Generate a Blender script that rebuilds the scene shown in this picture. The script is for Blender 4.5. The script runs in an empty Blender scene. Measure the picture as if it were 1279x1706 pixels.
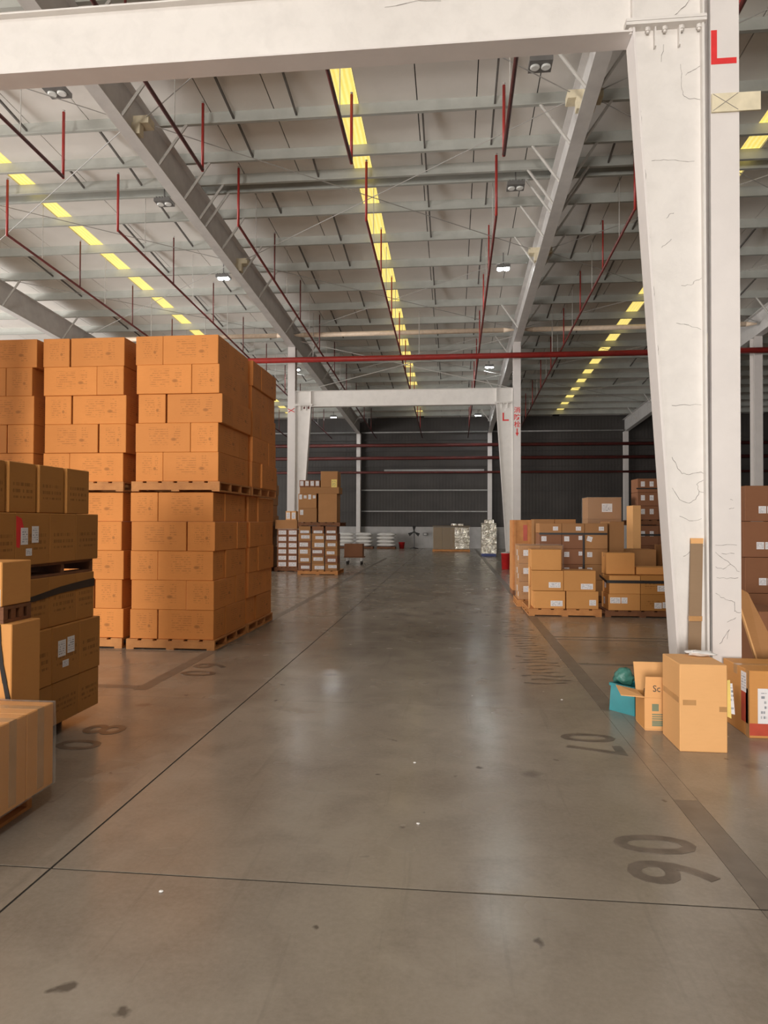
import bpy, bmesh, math, random
from mathutils import Vector, Matrix, noise

random.seed(7)
S = bpy.context.scene
COL = S.collection

# ------------------------------------------------------------------ camera
W, H, F = 1279.0, 1706.0, 1130.0
yaw, pit, roll = math.atan(115 / F), math.atan(17 / F), math.radians(-0.2)
fw = Vector((-math.sin(yaw) * math.cos(pit), math.cos(yaw) * math.cos(pit), math.sin(pit)))
rt = Vector((math.cos(yaw), math.sin(yaw), 0))
up = rt.cross(fw)
r2 = math.cos(roll) * rt - math.sin(roll) * up
u2 = math.cos(roll) * up + math.sin(roll) * rt
cam_data = bpy.data.cameras.new('camera')
cam_data.sensor_fit = 'VERTICAL'
cam_data.sensor_height = 36.0
cam_data.lens = F / H * 36.0
cam_data.clip_end = 300
cam = bpy.data.objects.new('camera', cam_data)
COL.objects.link(cam)
m = Matrix((r2, u2, -fw)).transposed().to_4x4()
m.translation = Vector((0, 0, 1.6))
cam.matrix_world = m
S.camera = cam

# ------------------------------------------------------------------ light, exposure
S.view_settings.view_transform = 'Standard'
S.view_settings.look = 'None'
S.view_settings.exposure = 0.15
S.view_settings.gamma = 1.0
S.view_settings.use_curve_mapping = False
S.cycles.max_bounces = 7
S.cycles.diffuse_bounces = 5
S.cycles.glossy_bounces = 3
S.cycles.transmission_bounces = 4
S.cycles.transparent_max_bounces = 8
S.cycles.sample_clamp_indirect = 6.0

world = bpy.data.worlds.new('sky')
S.world = world
world.use_nodes = True
world.node_tree.nodes['Background'].inputs[0].default_value = (0.75, 0.86, 1.0, 1)
world.node_tree.nodes['Background'].inputs[1].default_value = 1.0


def area(name, loc, rot, sx, sy, power, color):
    d = bpy.data.lights.new(name, 'AREA')
    d.shape = 'RECTANGLE'
    d.size, d.size_y, d.energy, d.color = sx, sy, power, color
    o = bpy.data.objects.new(name, d)
    o.location, o.rotation_euler = loc, rot
    COL.objects.link(o)
    return o


# daylight that falls through the loading doors in the wall behind the camera; added side fill follows
YB = -20.0
DOORS = [(-6.8, -1.6)]
DOOR_TOP = 5.2
for i, (a, b) in enumerate(DOORS):
    area('loading_door_daylight', ((a + b) / 2, YB + .1, DOOR_TOP / 2), (math.radians(90), 0, 0), b - a, DOOR_TOP,
         3900, (1.0, 0.95, 0.89))
ADDED_SIDE_DOORS = [(-8.0, -1.0), (4.0, 10.0), (13.0, 20.0), (29.0, 36.0)]   # unseen openings added to the left wall to brighten roof and far end
for i, (a, b) in enumerate(ADDED_SIDE_DOORS):
    area('added_side_fill', (-28.9, (a + b) / 2, DOOR_TOP / 2), (math.radians(90), 0, math.radians(-90)), b - a, DOOR_TOP,
         (900, 2500, 2000, 600)[i], (1.0, 0.96, 0.92))

# ------------------------------------------------------------------ mesh helpers


class MB:
    def __init__(s):
        s.v, s.f = [], []

    def add(s, vs, fs):
        k = len(s.v)
        s.v += [tuple(p) for p in vs]
        s.f += [tuple(i + k for i in f) for f in fs]
        return s

    def hexa(s, p):
        return s.add(p, [(3, 2, 1, 0), (4, 5, 6, 7), (0, 1, 5, 4), (1, 2, 6, 5), (2, 3, 7, 6), (3, 0, 4, 7)])

    def box(s, x0, x1, y0, y1, z0, z1):
        return s.hexa([(x0, y0, z0), (x1, y0, z0), (x1, y1, z0), (x0, y1, z0),
                       (x0, y0, z1), (x1, y0, z1), (x1, y1, z1), (x0, y1, z1)])

    def tube(s, p, q, r, n=8, r1=None):
        p, q = Vector(p), Vector(q)
        r1 = r if r1 is None else r1
        d = (q - p).normalized()
        a = Vector((0, 0, 1)) if abs(d.z) < .9 else Vector((1, 0, 0))
        u = d.cross(a).normalized()
        w = d.cross(u)
        vs = []
        for c, rr in ((p, r), (q, r1)):
            for i in range(n):
                t = 2 * math.pi * i / n
                vs.append(c + (u * math.cos(t) + w * math.sin(t)) * rr)
        fs = [(i, (i + 1) % n, n + (i + 1) % n, n + i) for i in range(n)]
        fs += [tuple(range(n))[::-1], tuple(range(n, 2 * n))]
        return s.add(vs, fs)

    def lathe(s, c, prof, n=20):
        vs = []
        for r, z in prof:
            for i in range(n):
                t = 2 * math.pi * i / n
                vs.append((c[0] + r * math.cos(t), c[1] + r * math.sin(t), c[2] + z))
        fs = []
        for k in range(len(prof) - 1):
            for i in range(n):
                j = (i + 1) % n
                fs.append((k * n + i, k * n + j, (k + 1) * n + j, (k + 1) * n + i))
        fs.append(tuple(range(n))[::-1])
        fs.append(tuple((len(prof) - 1) * n + i for i in range(n)))
        return s.add(vs, fs)

    def mesh(s, name, mat=None, smooth=False):
        me = bpy.data.meshes.new(name)
        me.from_pydata(s.v, [], s.f)
        bm = bmesh.new()
        bm.from_mesh(me)
        bmesh.ops.recalc_face_normals(bm, faces=bm.faces)
        bm.to_mesh(me)
        bm.free()
        if mat:
            me.materials.append(mat)
        if smooth:
            for p in me.polygons:
                p.use_smooth = True
        return me

    def build(s, name, mat, parent=None, smooth=False, loc=None):
        return link(name, s.mesh(name, mat, smooth), parent, loc)


def link(name, me, parent=None, loc=None):
    o = bpy.data.objects.new(name, me)
    COL.objects.link(o)
    o.parent = parent
    if loc is not None:
        o.location = loc
    return o


def tag(o, label=None, cat=None, group=None, kind=None):
    if label:
        o['label'] = label
    if cat:
        o['category'] = cat
    if group:
        o['group'] = group
    if kind:
        o['kind'] = kind
    return o


def thing(name, label, cat, loc=(0, 0, 0), rz=0, group=None, kind=None):
    o = bpy.data.objects.new(name, None)
    COL.objects.link(o)
    o.location = loc
    o.rotation_euler.z = rz
    return tag(o, label, cat, group, kind)


def text_mesh(body, size, mat, thick=0.0006, weight=0.0):
    c = bpy.data.curves.new('lettering', 'FONT')
    c.body = body
    c.size = size
    c.extrude = thick
    c.offset = weight
    c.resolution_u = 3
    o = bpy.data.objects.new('lettering', c)
    COL.objects.link(o)
    bpy.context.view_layer.update()
    dg = bpy.context.evaluated_depsgraph_get()
    me = bpy.data.meshes.new_from_object(o.evaluated_get(dg))
    bpy.data.objects.remove(o)
    me.materials.clear()
    me.materials.append(mat)
    return me


def fit(me, w, h):
    """scale a lettering mesh to w x h, lower left corner at the origin"""
    xs = [v.co.x for v in me.vertices]
    ys = [v.co.y for v in me.vertices]
    x0, y0 = min(xs), min(ys)
    sx, sy = w / max(1e-6, max(xs) - x0), h / max(1e-6, max(ys) - y0)
    for v in me.vertices:
        v.co.x = (v.co.x - x0) * sx
        v.co.y = (v.co.y - y0) * sy
    return me


# ------------------------------------------------------------------ materials


class G:
    def __init__(s, name):
        s.mat = bpy.data.materials.new(name)
        s.mat.use_nodes = True
        s.t = s.mat.node_tree
        s.b = s.t.nodes['Principled BSDF']

    def n(s, typ, ins=None, **props):
        nd = s.t.nodes.new(typ)
        for k, v in props.items():
            setattr(nd, k, v)
        for k, v in (ins or {}).items():
            s.set(nd.inputs[k], v)
        return nd

    def set(s, sock, v):
        if isinstance(v, bpy.types.NodeSocket):
            s.t.links.new(v, sock)
        else:
            sock.default_value = v

    def m(s, op, a, b=0.0, c=None):
        nd = s.n('ShaderNodeMath', {0: a, 1: b}, operation=op)
        if c is not None:
            s.set(nd.inputs[2], c)
        return nd.outputs[0]

    def mix(s, f, a, b, blend='MIX'):
        nd = s.n('ShaderNodeMix', {'Factor': f}, data_type='RGBA', blend_type=blend)
        s.set(nd.inputs[6], a)
        s.set(nd.inputs[7], b)
        return nd.outputs[2]

    def noise(s, vec, scale, detail=3, rough=.55, dist=0.0):
        return s.n('ShaderNodeTexNoise', {'Vector': vec, 'Scale': scale, 'Detail': detail, 'Roughness': rough, 'Distortion': dist}).outputs[0]

    def ramp(s, f, lo, hi):
        return s.n('ShaderNodeMapRange', {0: f, 1: lo, 2: hi, 3: 0.0, 4: 1.0}).outputs[0]

    def coord(s, which='Object'):
        return s.n('ShaderNodeTexCoord').outputs[which]

    def pos(s):
        return s.n('ShaderNodeNewGeometry').outputs['Position']

    def bump(s, h, strength=.3, dist=.01):
        b = s.n('ShaderNodeBump', {'Height': h, 'Strength': strength, 'Distance': dist})
        s.t.links.new(b.outputs[0], s.b.inputs['Normal'])

    def out(s, color, rough=.6, metal=0.0, spec=.5):
        s.set(s.b.inputs['Base Color'], color)
        s.set(s.b.inputs['Roughness'], rough)
        s.set(s.b.inputs['Metallic'], metal)
        s.set(s.b.inputs['Specular IOR Level'], spec)
        return s.mat


def c4(r, g, b):
    return (r, g, b, 1)


def worn(name, col, col2, scale=4.0, rough=.5, metal=0.0, bump=0.0, amount=1.0, spec=.5):
    g = G(name)
    p = g.pos()
    n1 = g.noise(p, scale, 5, .6)
    f = g.m('MULTIPLY', g.ramp(n1, .35, .72), amount)
    col_ = g.mix(f, c4(*col), c4(*col2))
    if bump:
        g.bump(g.noise(p, scale * 7, 4), bump, .01)
    return g.out(col_, rough, metal, spec)


def flat(name, col, rough=.5, metal=0.0, spec=.5):
    g = G(name)
    n1 = g.noise(g.pos(), 9.0, 3)
    k = g.n('ShaderNodeMapRange', {0: n1, 1: .3, 2: .7, 3: .9, 4: 1.08}).outputs[0]
    c = g.mix(1.0, c4(*col), g.n('ShaderNodeCombineColor', {0: k, 1: k, 2: k}).outputs[0], 'MULTIPLY')
    return g.out(c, rough, metal, spec)


def emit(name, col, strength):
    g = G(name)
    g.set(g.b.inputs['Emission Color'], c4(*col))
    g.set(g.b.inputs['Emission Strength'], strength)
    return g.out(c4(.8, .8, .8), .4)


def floor_mat(name, shift):
    g = G(name)
    p = g.pos()
    big = g.noise(p, .55, 4, .6, .4)
    mid = g.noise(p, 2.6, 6, .62, .3)
    fine = g.noise(p, 38, 4, .7)
    a = g.mix(g.ramp(big, .32, .68), c4(.215 * shift, .178 * shift, .138 * shift), c4(.325 * shift, .283 * shift, .230 * shift))
    a = g.mix(g.m('MULTIPLY', g.ramp(mid, .45, .75), .45), a, c4(.150, .118, .092))
    a = g.mix(g.m('MULTIPLY', g.ramp(fine, .35, .75), .22), a, c4(.42, .37, .32))
    # scattered dark spots, smudges and tyre scuffs
    wob = g.n('ShaderNodeVectorMath', {0: p, 1: g.n('ShaderNodeVectorMath', {0: g.n('ShaderNodeTexNoise', {'Vector': p, 'Scale': 9.0, 'Detail': 3.0}).outputs[1], 1: (.14, .14, 0)}, operation='MULTIPLY').outputs[0]}, operation='ADD').outputs[0]
    for sc_, rad, wt in ((3.4, .085, .8), (1.3, .11, .45)):
        vo = g.n('ShaderNodeTexVoronoi', {'Vector': wob, 'Scale': sc_, 'Randomness': 1.0})
        spot = g.ramp(vo.outputs['Distance'], rad, rad * .4)
        pick = g.m('GREATER_THAN', g.n('ShaderNodeSeparateColor', {0: vo.outputs['Color']}).outputs[0], .30)
        a = g.mix(g.m('MULTIPLY', g.m('MULTIPLY', spot, pick), wt), a, c4(.075, .06, .046))
    sc = g.n('ShaderNodeMapping', {'Vector': p, 'Scale': (7.0, .35, 1.0)}).outputs[0]
    scuff = g.ramp(g.noise(sc, 1.6, 4, .7), .60, .78)
    a = g.mix(g.m('MULTIPLY', scuff, .28), a, c4(.11, .088, .072))
    r = g.n('ShaderNodeMapRange', {0: g.noise(p, 2.0, 2, .5, .3), 1: .3, 2: .7, 3: .17, 4: .29}).outputs[0]
    g.bump(g.m('ADD', g.m('MULTIPLY', fine, .4), mid), .025, .01)
    return g.out(a, r, 0, .5)


def carton_mat(name, base, dark, kind, vary=.10):
    g = G(name)
    info = g.n('ShaderNodeObjectInfo').outputs['Random']
    oc = g.coord('Object')
    seed = g.n('ShaderNodeVectorMath', {0: oc, 1: g.n('ShaderNodeCombineXYZ', {0: g.m('MULTIPLY', info, 31.0)}).outputs[0]}, operation='ADD').outputs[0]
    st = g.n('ShaderNodeMapping', {'Vector': seed, 'Scale': (1.0, 1.0, 5.0)}).outputs[0]
    n1 = g.noise(seed, 3.0, 4)
    n2 = g.noise(st, 14.0, 3)
    k = g.m('ADD', g.m('MULTIPLY', info, vary * 2), 1.0 - vary)
    kk = g.n('ShaderNodeCombineColor', {0: k, 1: k, 2: k}).outputs[0]
    a = g.mix(1.0, c4(*base), kk, 'MULTIPLY')
    a = g.mix(g.m('MULTIPLY', g.ramp(n1, .35, .7), .25), a, c4(*dark))
    a = g.mix(g.m('MULTIPLY', g.ramp(n2, .45, .8), .18), a, c4(*dark))
    if kind:
        uv = g.n('ShaderNodeSeparateXYZ', {0: g.coord('UV')})
        u, v = uv.outputs[0], uv.outputs[1]

        def between(x, lo, hi):
            return g.m('MULTIPLY', g.m('GREATER_THAN', x, lo), g.m('LESS_THAN', x, hi))
        rows = 13.0 if kind == 1 else 7.5
        rr = g.m('MULTIPLY', v, rows)
        rowline = g.m('LESS_THAN', g.m('FRACT', rr), .42 if kind == 1 else .5)
        vec = g.n('ShaderNodeCombineXYZ', {0: g.m('MULTIPLY', u, 16.0), 1: g.m('MULTIPLY', g.m('FLOOR', rr), 5.7), 2: g.m('MULTIPLY', info, 3.0)}).outputs[0]
        word = g.ramp(g.noise(vec, 1.0, 2), .40, .56)
        if kind == 1:
            block = g.m('ADD', g.m('MULTIPLY', between(u, .24, .60), between(v, .25, .86)), g.m('MULTIPLY', between(u, .70, .82), between(v, .2, .9)))
            du, dv = g.m('MULTIPLY', g.m('SUBTRACT', u, .70), 16.0), g.m('MULTIPLY', g.m('SUBTRACT', v, .44), 14.0)
            d2 = g.m('ADD', g.m('MULTIPLY', du, du), g.m('MULTIPLY', dv, dv))
            spot = g.ramp(d2, 1.0, .15)
            f = g.m('MAXIMUM', g.m('MULTIPLY', g.m('MULTIPLY', block, rowline), g.m('MULTIPLY', word, .33)), g.m('MULTIPLY', spot, .5))
        else:
            block = g.m('MULTIPLY', between(u, .14, .88), between(v, .29, .66))
            f = g.m('MULTIPLY', g.m('MULTIPLY', block, rowline), g.m('MULTIPLY', word, .5))
        a = g.mix(f, a, c4(base[0] * .25, base[1] * .22, base[2] * .25))
    g.bump(n2, .05, .004)
    return g.out(a, .62, 0, .3)


def sticker_mat(name, col):
    g = G(name)
    info = g.n('ShaderNodeObjectInfo').outputs['Random']
    uv = g.n('ShaderNodeSeparateXYZ', {0: g.coord('UV')})
    u, v = uv.outputs[0], uv.outputs[1]
    rr = g.m('MULTIPLY', v, 7.0)
    line = g.m('LESS_THAN', g.m('FRACT', rr), .5)
    vec = g.n('ShaderNodeCombineXYZ', {0: g.m('MULTIPLY', u, 11.0), 1: g.m('MULTIPLY', g.m('FLOOR', rr), 4.1), 2: g.m('MULTIPLY', info, 9.0)}).outputs[0]
    word = g.ramp(g.noise(vec, 1.0, 2), .47, .56)
    inside = g.m('MULTIPLY', g.m('MULTIPLY', g.m('GREATER_THAN', u, .1), g.m('LESS_THAN', u, .9)),
                 g.m('MULTIPLY', g.m('GREATER_THAN', v, .12), g.m('LESS_THAN', v, .88)))
    f = g.m('MULTIPLY', g.m('MULTIPLY', line, word), g.m('MULTIPLY', inside, .75))
    return g.out(g.mix(f, c4(*col), c4(.10, .12, .16)), .5, 0, .3)


def film_mat(name, tint, alpha, rough=.12):
    g = G(name)
    p = g.pos()
    g.bump(g.noise(p, 14, 4, .7, 1.5), .8, .02)
    g.set(g.b.inputs['Alpha'], alpha)
    return g.out(c4(*tint), rough, 0, .9)


def coat_mat():
    """white fire coating: lumpy, hairline cracks, a little grime"""
    g = G('white_coating')
    p = g.pos()
    lump = g.noise(p, 5, 5, .6, .3)
    fine = g.noise(p, 26, 4, .6)
    a = g.mix(g.m('MULTIPLY', g.ramp(lump, .42, .72), .35), c4(.78, .745, .71), c4(.62, .59, .56))
    dirt = g.ramp(g.noise(p, 11, 6, .75, .8), .66, .78)
    a = g.mix(g.m('MULTIPLY', dirt, .25), a, c4(.34, .31, .28))
    g.bump(g.m('ADD', lump, g.m('MULTIPLY', fine, .35)), .35, .012)
    return g.out(a, .55, 0, .3)


M = {}
M['floor'] = floor_mat('concrete_polished', 1.0)
M['floor_b'] = floor_mat('concrete_polished_light', 1.06)
M['groove'] = flat('joint_dirt', (.02, .017, .014), .9)
M['strip'] = worn('concrete_dark_infill', (.155, .128, .104), (.23, .195, .16), 5, .35, amount=.9)
M['stencil'] = worn('worn_floor_paint', (.105, .082, .063), (.20, .162, .13), 9, .35)
M['stencil_dark'] = worn('worn_dark_lettering', (.085, .066, .05), (.15, .12, .095), 7, .35)
M['coat'] = coat_mat()
M['column_paint'] = worn('white_column_paint', (.76, .715, .69), (.66, .62, .60), 3, .45, amount=.5)
M['steel_grey'] = worn('grey_primer_steel', (.72, .70, .68), (.62, .60, .585), 3, .5)
M['purlin'] = worn('galvanised_purlin', (.50, .51, .475), (.41, .42, .39), 2.2, .5, .15)
M['roof'] = worn('foil_faced_roof_lining', (.86, .83, .79), (.78, .75, .71), .8, .55)
M['seam'] = flat('dark_roof_seam', (.06, .058, .055), .8)
M['bridging'] = flat('dull_bridging_steel', (.15, .14, .13), .7)
M['cladding'] = None
M['white_wall'] = worn('whitewashed_wall', (.50, .48, .47), (.40, .385, .375), 2, .8)
M['girt'] = worn('grey_wall_girt', (.42, .41, .40), (.30, .30, .29), 3, .5)
M['red'] = worn('red_pipe_paint', (.42, .035, .028), (.30, .03, .025), 4, .4)
M['red_dark'] = worn('red_branch_pipe_paint', (.17, .035, .03), (.10, .028, .025), 4, .45)
M['red_mark'] = flat('red_marking_paint', (.75, .03, .03), .5)
M['rod'] = flat('pale_steel_rod', (.52, .50, .47), .45)
M['rod_dull'] = flat('dull_bracing_rod', (.34, .325, .305), .5)
M['cream'] = flat('cream_board', (.74, .66, .48), .6)
M['strut'] = flat('warm_white_tube', (.85, .68, .52), .5)
M['tan'] = carton_mat('tan_printed_carton', (.67, .255, .062), (.53, .185, .04), 1)
M['kraft'] = carton_mat('brown_kraft_carton', (.44, .195, .048), (.33, .14, .032), 2)
M['plain'] = carton_mat('plain_carton', (.64, .30, .09), (.52, .225, .065), 0)
M['light'] = carton_mat('light_plain_carton', (.76, .415, .17), (.66, .34, .13), 0, .05)
M['brown'] = carton_mat('dark_brown_carton', (.27, .115, .055), (.20, .08, .037), 0)
M['dull'] = carton_mat('dull_brown_carton', (.40, .195, .075), (.31, .145, .05), 0)
M['olive'] = carton_mat('olive_brown_carton', (.23, .15, .075), (.17, .11, .05), 0)
M['grey_board'] = carton_mat('weathered_cardboard', (.28, .185, .11), (.22, .14, .08), 0)
M['tape'] = flat('brown_packing_tape', (.50, .27, .11), .25)
M['paper'] = sticker_mat('printed_white_sticker', (.80, .77, .78))
M['yellow'] = sticker_mat('yellow_paper', (.85, .66, .20))
M['yellow_plain'] = flat('yellow_card', (.85, .62, .16), .5)
M['wood'] = worn('raw_pallet_wood', (.58, .25, .075), (.44, .175, .05), 6, .7, bump=.2)
M['wood_dark'] = worn('dark_pallet_wood', (.22, .085, .03), (.14, .052, .02), 6, .75, bump=.2)
M['black'] = flat('black_strap', (.014, .012, .012), .4)
M['blue'] = flat('blue_plastic', (.02, .035, .16), .45)
M['teal'] = flat('teal_plastic', (.02, .22, .25), .3)
M['green'] = film_mat('green_plastic_bag', (.05, .22, .18), .92, .2)
M['film'] = film_mat('clear_stretch_film', (.85, .82, .76), .10)
M['film_silver'] = None
M['sack'] = worn('white_woven_sack', (.84, .81, .78), (.74, .71, .68), 8, .6, bump=.3)
M['sky'] = None
M['lamp_on'] = emit('lit_lamp_lens', (.93, 1.0, 1.0), 75.0)
M['lamp_off'] = flat('lamp_lens_off', (.75, .76, .74), .15)
M['lamp_body'] = flat('lamp_housing', (.16, .155, .15), .4)
M['crack'] = flat('coating_crack', (.26, .235, .22), .9)
M['label_green'] = flat('faded_green_print', (.20, .24, .15), .6)
M['white_pl'] = flat('white_plastic', (.72, .70, .68), .35)
M['red_box_print'] = flat('red_box_print', (.50, .07, .035), .5)

# skylight sheet: daylight glowing through ribbed yellowed plastic
g = G('yellowed_skylight_sheet')
p = g.pos()
rib = g.n('ShaderNodeTexWave', {'Vector': p, 'Scale': 3.2, 'Distortion': 1.2, 'Detail': 2.0}, wave_type='BANDS', bands_direction='X').outputs[0]
spk = g.ramp(g.noise(p, 30, 3, .7), .40, .60)
ec = g.mix(g.m('MULTIPLY', rib, .6), c4(.82, .62, .13), c4(.98, .86, .36))
ec = g.mix(g.m('MULTIPLY', spk, .35), ec, c4(.60, .44, .08))
g.set(g.b.inputs['Emission Color'], ec)
g.set(g.b.inputs['Emission Strength'], 1.05)
M['sky'] = g.out(c4(.5, .42, .15), .4)

# crumpled silvery film
g = G('crumpled_silvery_film')
p = g.pos()
g.bump(g.noise(p, 4.5, 5, .62, 1.2), 1.0, .10)
M['film_silver'] = g.out(g.mix(g.ramp(g.noise(p, 3, 3), .4, .6), c4(.92, .88, .78), c4(.62, .57, .47)), .12, .85)

# dark profiled cladding
g = G('dark_profiled_cladding')
p = g.pos()
wv = g.n('ShaderNodeTexWave', {'Vector': p, 'Scale': 1.6, 'Distortion': 0.0}, wave_type='BANDS', bands_direction='X').outputs[0]
g.bump(wv, .15, .02)
a = g.mix(g.ramp(g.noise(p, .9, 4), .35, .7), c4(.058, .050, .045), c4(.042, .036, .033))
M['cladding'] = g.out(a, .55)

# ------------------------------------------------------------------ structure: floor
XL, XR, YF = -29.0, 18.4, 42.4
SLOPE = .05


def zr(y):
    return 9.07 + SLOPE * (24.2 - y)


def zb(y):
    return 8.0 + SLOPE * (24.2 - y)


floor = MB().box(XL, XR, YB - 6, YF, -.12, -.0045).build('floor', M['groove'])
tag(floor, 'polished grey brown concrete slab floor with sawn joints', 'floor', kind='structure')
ys = [YB - 6, -9, -3.1, -.05, 2.98, 5.97, 9.05, 12.1, 18.1, 24.2, 30.2, 36.3, YF]
xs = [XL, -8.0, -1.84, 1.27, 1.41, 8.0, XR]
for i in range(len(xs) - 1):
    for j in range(len(ys) - 1):
        gx = .006 if abs(xs[i] + 1.84) < .01 else .0012
        gx1 = .006 if abs(xs[i + 1] + 1.84) < .01 else .0012
        gy = .006 if abs(ys[j] - 2.98) < .01 else .0018
        gy1 = .006 if abs(ys[j + 1] - 2.98) < .01 else .0018
        is_strip = abs(xs[i] - 1.27) < .01
        if is_strip and abs(ys[j] - 2.98) < .01:   # here the strip is worn away half way along
            MB().box(xs[i] + gx, xs[i + 1] - gx1, ys[j] + gy, 4.1, -.004, 0.0).build('infill_strip', M['strip'], floor)
            MB().box(xs[i] + gx, xs[i + 1] - gx1, 4.1015, ys[j + 1] - gy1, -.004, 0.0).build('infill_strip', M['floor_b'], floor)
            continue
        MB().box(xs[i] + gx, xs[i + 1] - gx1, ys[j] + gy, ys[j + 1] - gy1, -.004, 0.0).build(
            'infill_strip' if is_strip else 'slab', M['strip'] if is_strip else M['floor' if (i + j) % 2 else 'floor_b'], floor)
for (x0, x1, y0, y1) in [(-3.02, -2.89, 6.2, 30.0), (-6.0, -3.03, 6.25, 6.36), (1.42, 6.5, 9.70, 9.78), (1.42, 6.5, 9.50, 9.56),
                         (1.42, 5.2, 7.86, 7.95), (-5.5, -3.03, 14.0, 14.1), (-1.6, 1.2, 18.6, 18.68), (-5.0, -3.1, 8.02, 8.08)]:
    MB().box(x0, x1, y0, y1, .0002, .0012).build('infill_strip', M['strip'], floor)

# stencilled bay numbers
for body, x, y, hgt, wid, turn in [('0', .80, 3.62, .40, .20, -1), ('6', .80, 3.35, .40, .21, -1), ('0', .80, 5.30, .40, .20, -1), ('7', .80, 5.03, .40, .20, -1),
                                   ('0', -2.50, 4.52, .32, .22, 1), ('8', -2.50, 4.87, .32, .24, 1), ('0', -2.48, 6.82, .38, .24, 1), ('9', -2.48, 7.18, .38, .26, 1)]:
    me = fit(text_mesh(body, 1, M['stencil'], .0008, .012), wid, hgt)
    o = link('bay_number', me, floor, (x, y, .0015))
    # turn -1: letters stand up towards +X and read towards the camera; turn 1: the other way round
    o.rotation_euler.z = -math.pi / 2 if turn < 0 else math.pi / 2
# worn illegible lettering along the right lane edge
rnd = random.Random(3)
for k in range(26):
    y = 6.9 + k * .165 * (1 + k * .004)
    x0, x1 = .72 + rnd.uniform(-.06, .16), 1.20 - rnd.uniform(0, .12)
    mb = MB()
    n = 9
    ph, am = rnd.uniform(0, 6), rnd.uniform(.015, .035)
    for i in range(n):
        xa, xb = x0 + (x1 - x0) * i / n, x0 + (x1 - x0) * (i + 1) / n
        ya, yb = [y + am * math.sin(ph + 7 * (q - x0) / .5) + .06 * (q - x0) for q in (xa, xb)]
        t = .014 + .010 * math.sin(k + i)
        mb.add([(xa, ya - t, .0012), (xb, yb - t, .0012), (xb, yb + t, .0012), (xa, ya + t, .0012)], [(0, 1, 2, 3)])
    mb.build('worn_lettering', M['stencil_dark'], floor)

# ------------------------------------------------------------------ structure: walls
wf = MB().box(XL, XR, YF, YF + .2, 1.32, 9.5).build('wall_far', M['cladding'])
tag(wf, 'dark profiled metal end wall above a low white wall', 'wall', kind='structure')
MB().box(XL, XR, YF - .1, YF + .2, 0, 1.32).build('low_white_wall', M['white_wall'], wf)
for z in (2.28, 3.60):
    MB().box(-5.72, 2.10, YF - .16, YF, z - .03, z + .04).build('girt', M['girt'], wf)
MB().box(-4.3, 1.9, YF - .18, YF, 4.78, 4.90).build('girt', M['girt'], wf)
for z in (5.1, 6.05, 6.75):
    MB().box(XL, XR, YF - .1, YF, z - .03, z + .05).build('girt', M['cladding'], wf)
for z in (2.3, 3.6, 4.8):
    MB().box(2.5, XR, YF - .1, YF, z - .03, z + .05).build('girt', M['cladding'], wf)
    MB().box(XL, -6.1, YF - .1, YF, z - .03, z + .05).build('girt', M['cladding'], wf)
mb = MB()
edges = [YB] + [e for d in ADDED_SIDE_DOORS for e in d] + [YF]
for i in range(0, len(edges), 2):
    mb.box(XL - .2, XL, edges[i], edges[i + 1], 0, DOOR_TOP)
mb.box(XL - .2, XL, YB, YF, DOOR_TOP, 12)
wl = mb.build('wall_left', M['white_wall'])
tag(wl, 'pale side wall with added fill light openings beyond the tall carton stacks', 'wall', kind='structure')
wr = MB().box(XR, XR + .2, YB, YF, 0, 12).build('wall_right', M['cladding'])
tag(wr, 'dark profiled side wall in the gloomy bay past the columns', 'wall', kind='structure')
mb = MB()
edges = [XL] + [e for d in DOORS for e in d] + [XR]
for i in range(0, len(edges), 2):
    mb.box(edges[i], edges[i + 1], YB - .2, YB, 0, DOOR_TOP)
mb.box(XL, XR, YB - .2, YB, DOOR_TOP, 12)
tag(mb.build('wall_back', M['white_wall']), 'wall with open loading doors behind the viewer', 'wall', kind='structure')

# ------------------------------------------------------------------ structure: ceiling
ceil_o = thing('ceiling', 'sloping warehouse roof on grey purlins and rafters', 'ceiling', kind='structure')
SKY = [-10.0, -2.02, 6.25]
SKW = .40
Y0C, Y1C = YB, YF


def shear(x0, x1, y0, y1, zf, lo, hi):
    return MB().hexa([(x0, y0, zf(y0) + lo), (x1, y0, zf(y0) + lo), (x1, y1, zf(y1) + lo), (x0, y1, zf(y1) + lo),
                      (x0, y0, zf(y0) + hi), (x1, y0, zf(y0) + hi), (x1, y1, zf(y1) + hi), (x0, y1, zf(y1) + hi)])


shear(XL, XR, Y0C, Y1C, zr, .05, .12).build('roof_deck', M['seam'], ceil_o)
cuts = [XL]
for sx in SKY + [XR]:
    end = sx - SKW / 2 if sx in SKY else XR
    a = cuts[-1]
    n = max(1, round((end - a) / 1.17))
    for i in range(n):
        x0, x1 = a + (end - a) * i / n, a + (end - a) * (i + 1) / n
        shear(x0 + .010, x1 - .010, Y0C, Y1C, zr, 0, .03).build('roof_panel', M['roof'], ceil_o)
    cuts.append(sx + SKW / 2)

PUR = [-19, -17.4, -15.8, -14.2, -12.6, -11, -9.4, -7.8, -6.2, -4.6, -3.0, -1.4, .2, 1.8, 3.4, 5.0, 6.6, 8.2, 9.8, 11.3, 12.8, 14.08, 14.95, 15.32, 16.48]
y = 18.06
while y < YF - .2:
    PUR.append(y)
    y += 1.62
for y in PUR:
    z = zr(y)
    mb = MB()
    t = .006
    mb.box(XL, XR, y - t, y + t, z - .25, z)               # web
    mb.box(XL, XR, y - .075, y - t, z - .256, z - .25)     # lower flange
    mb.box(XL, XR, y + t, y + .075, z - .006, z)           # upper flange
    mb.box(XL, XR, y - .081, y - .075, z - .256, z - .232)  # lip
    mb.build('purlin', M['purlin'], ceil_o)
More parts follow.
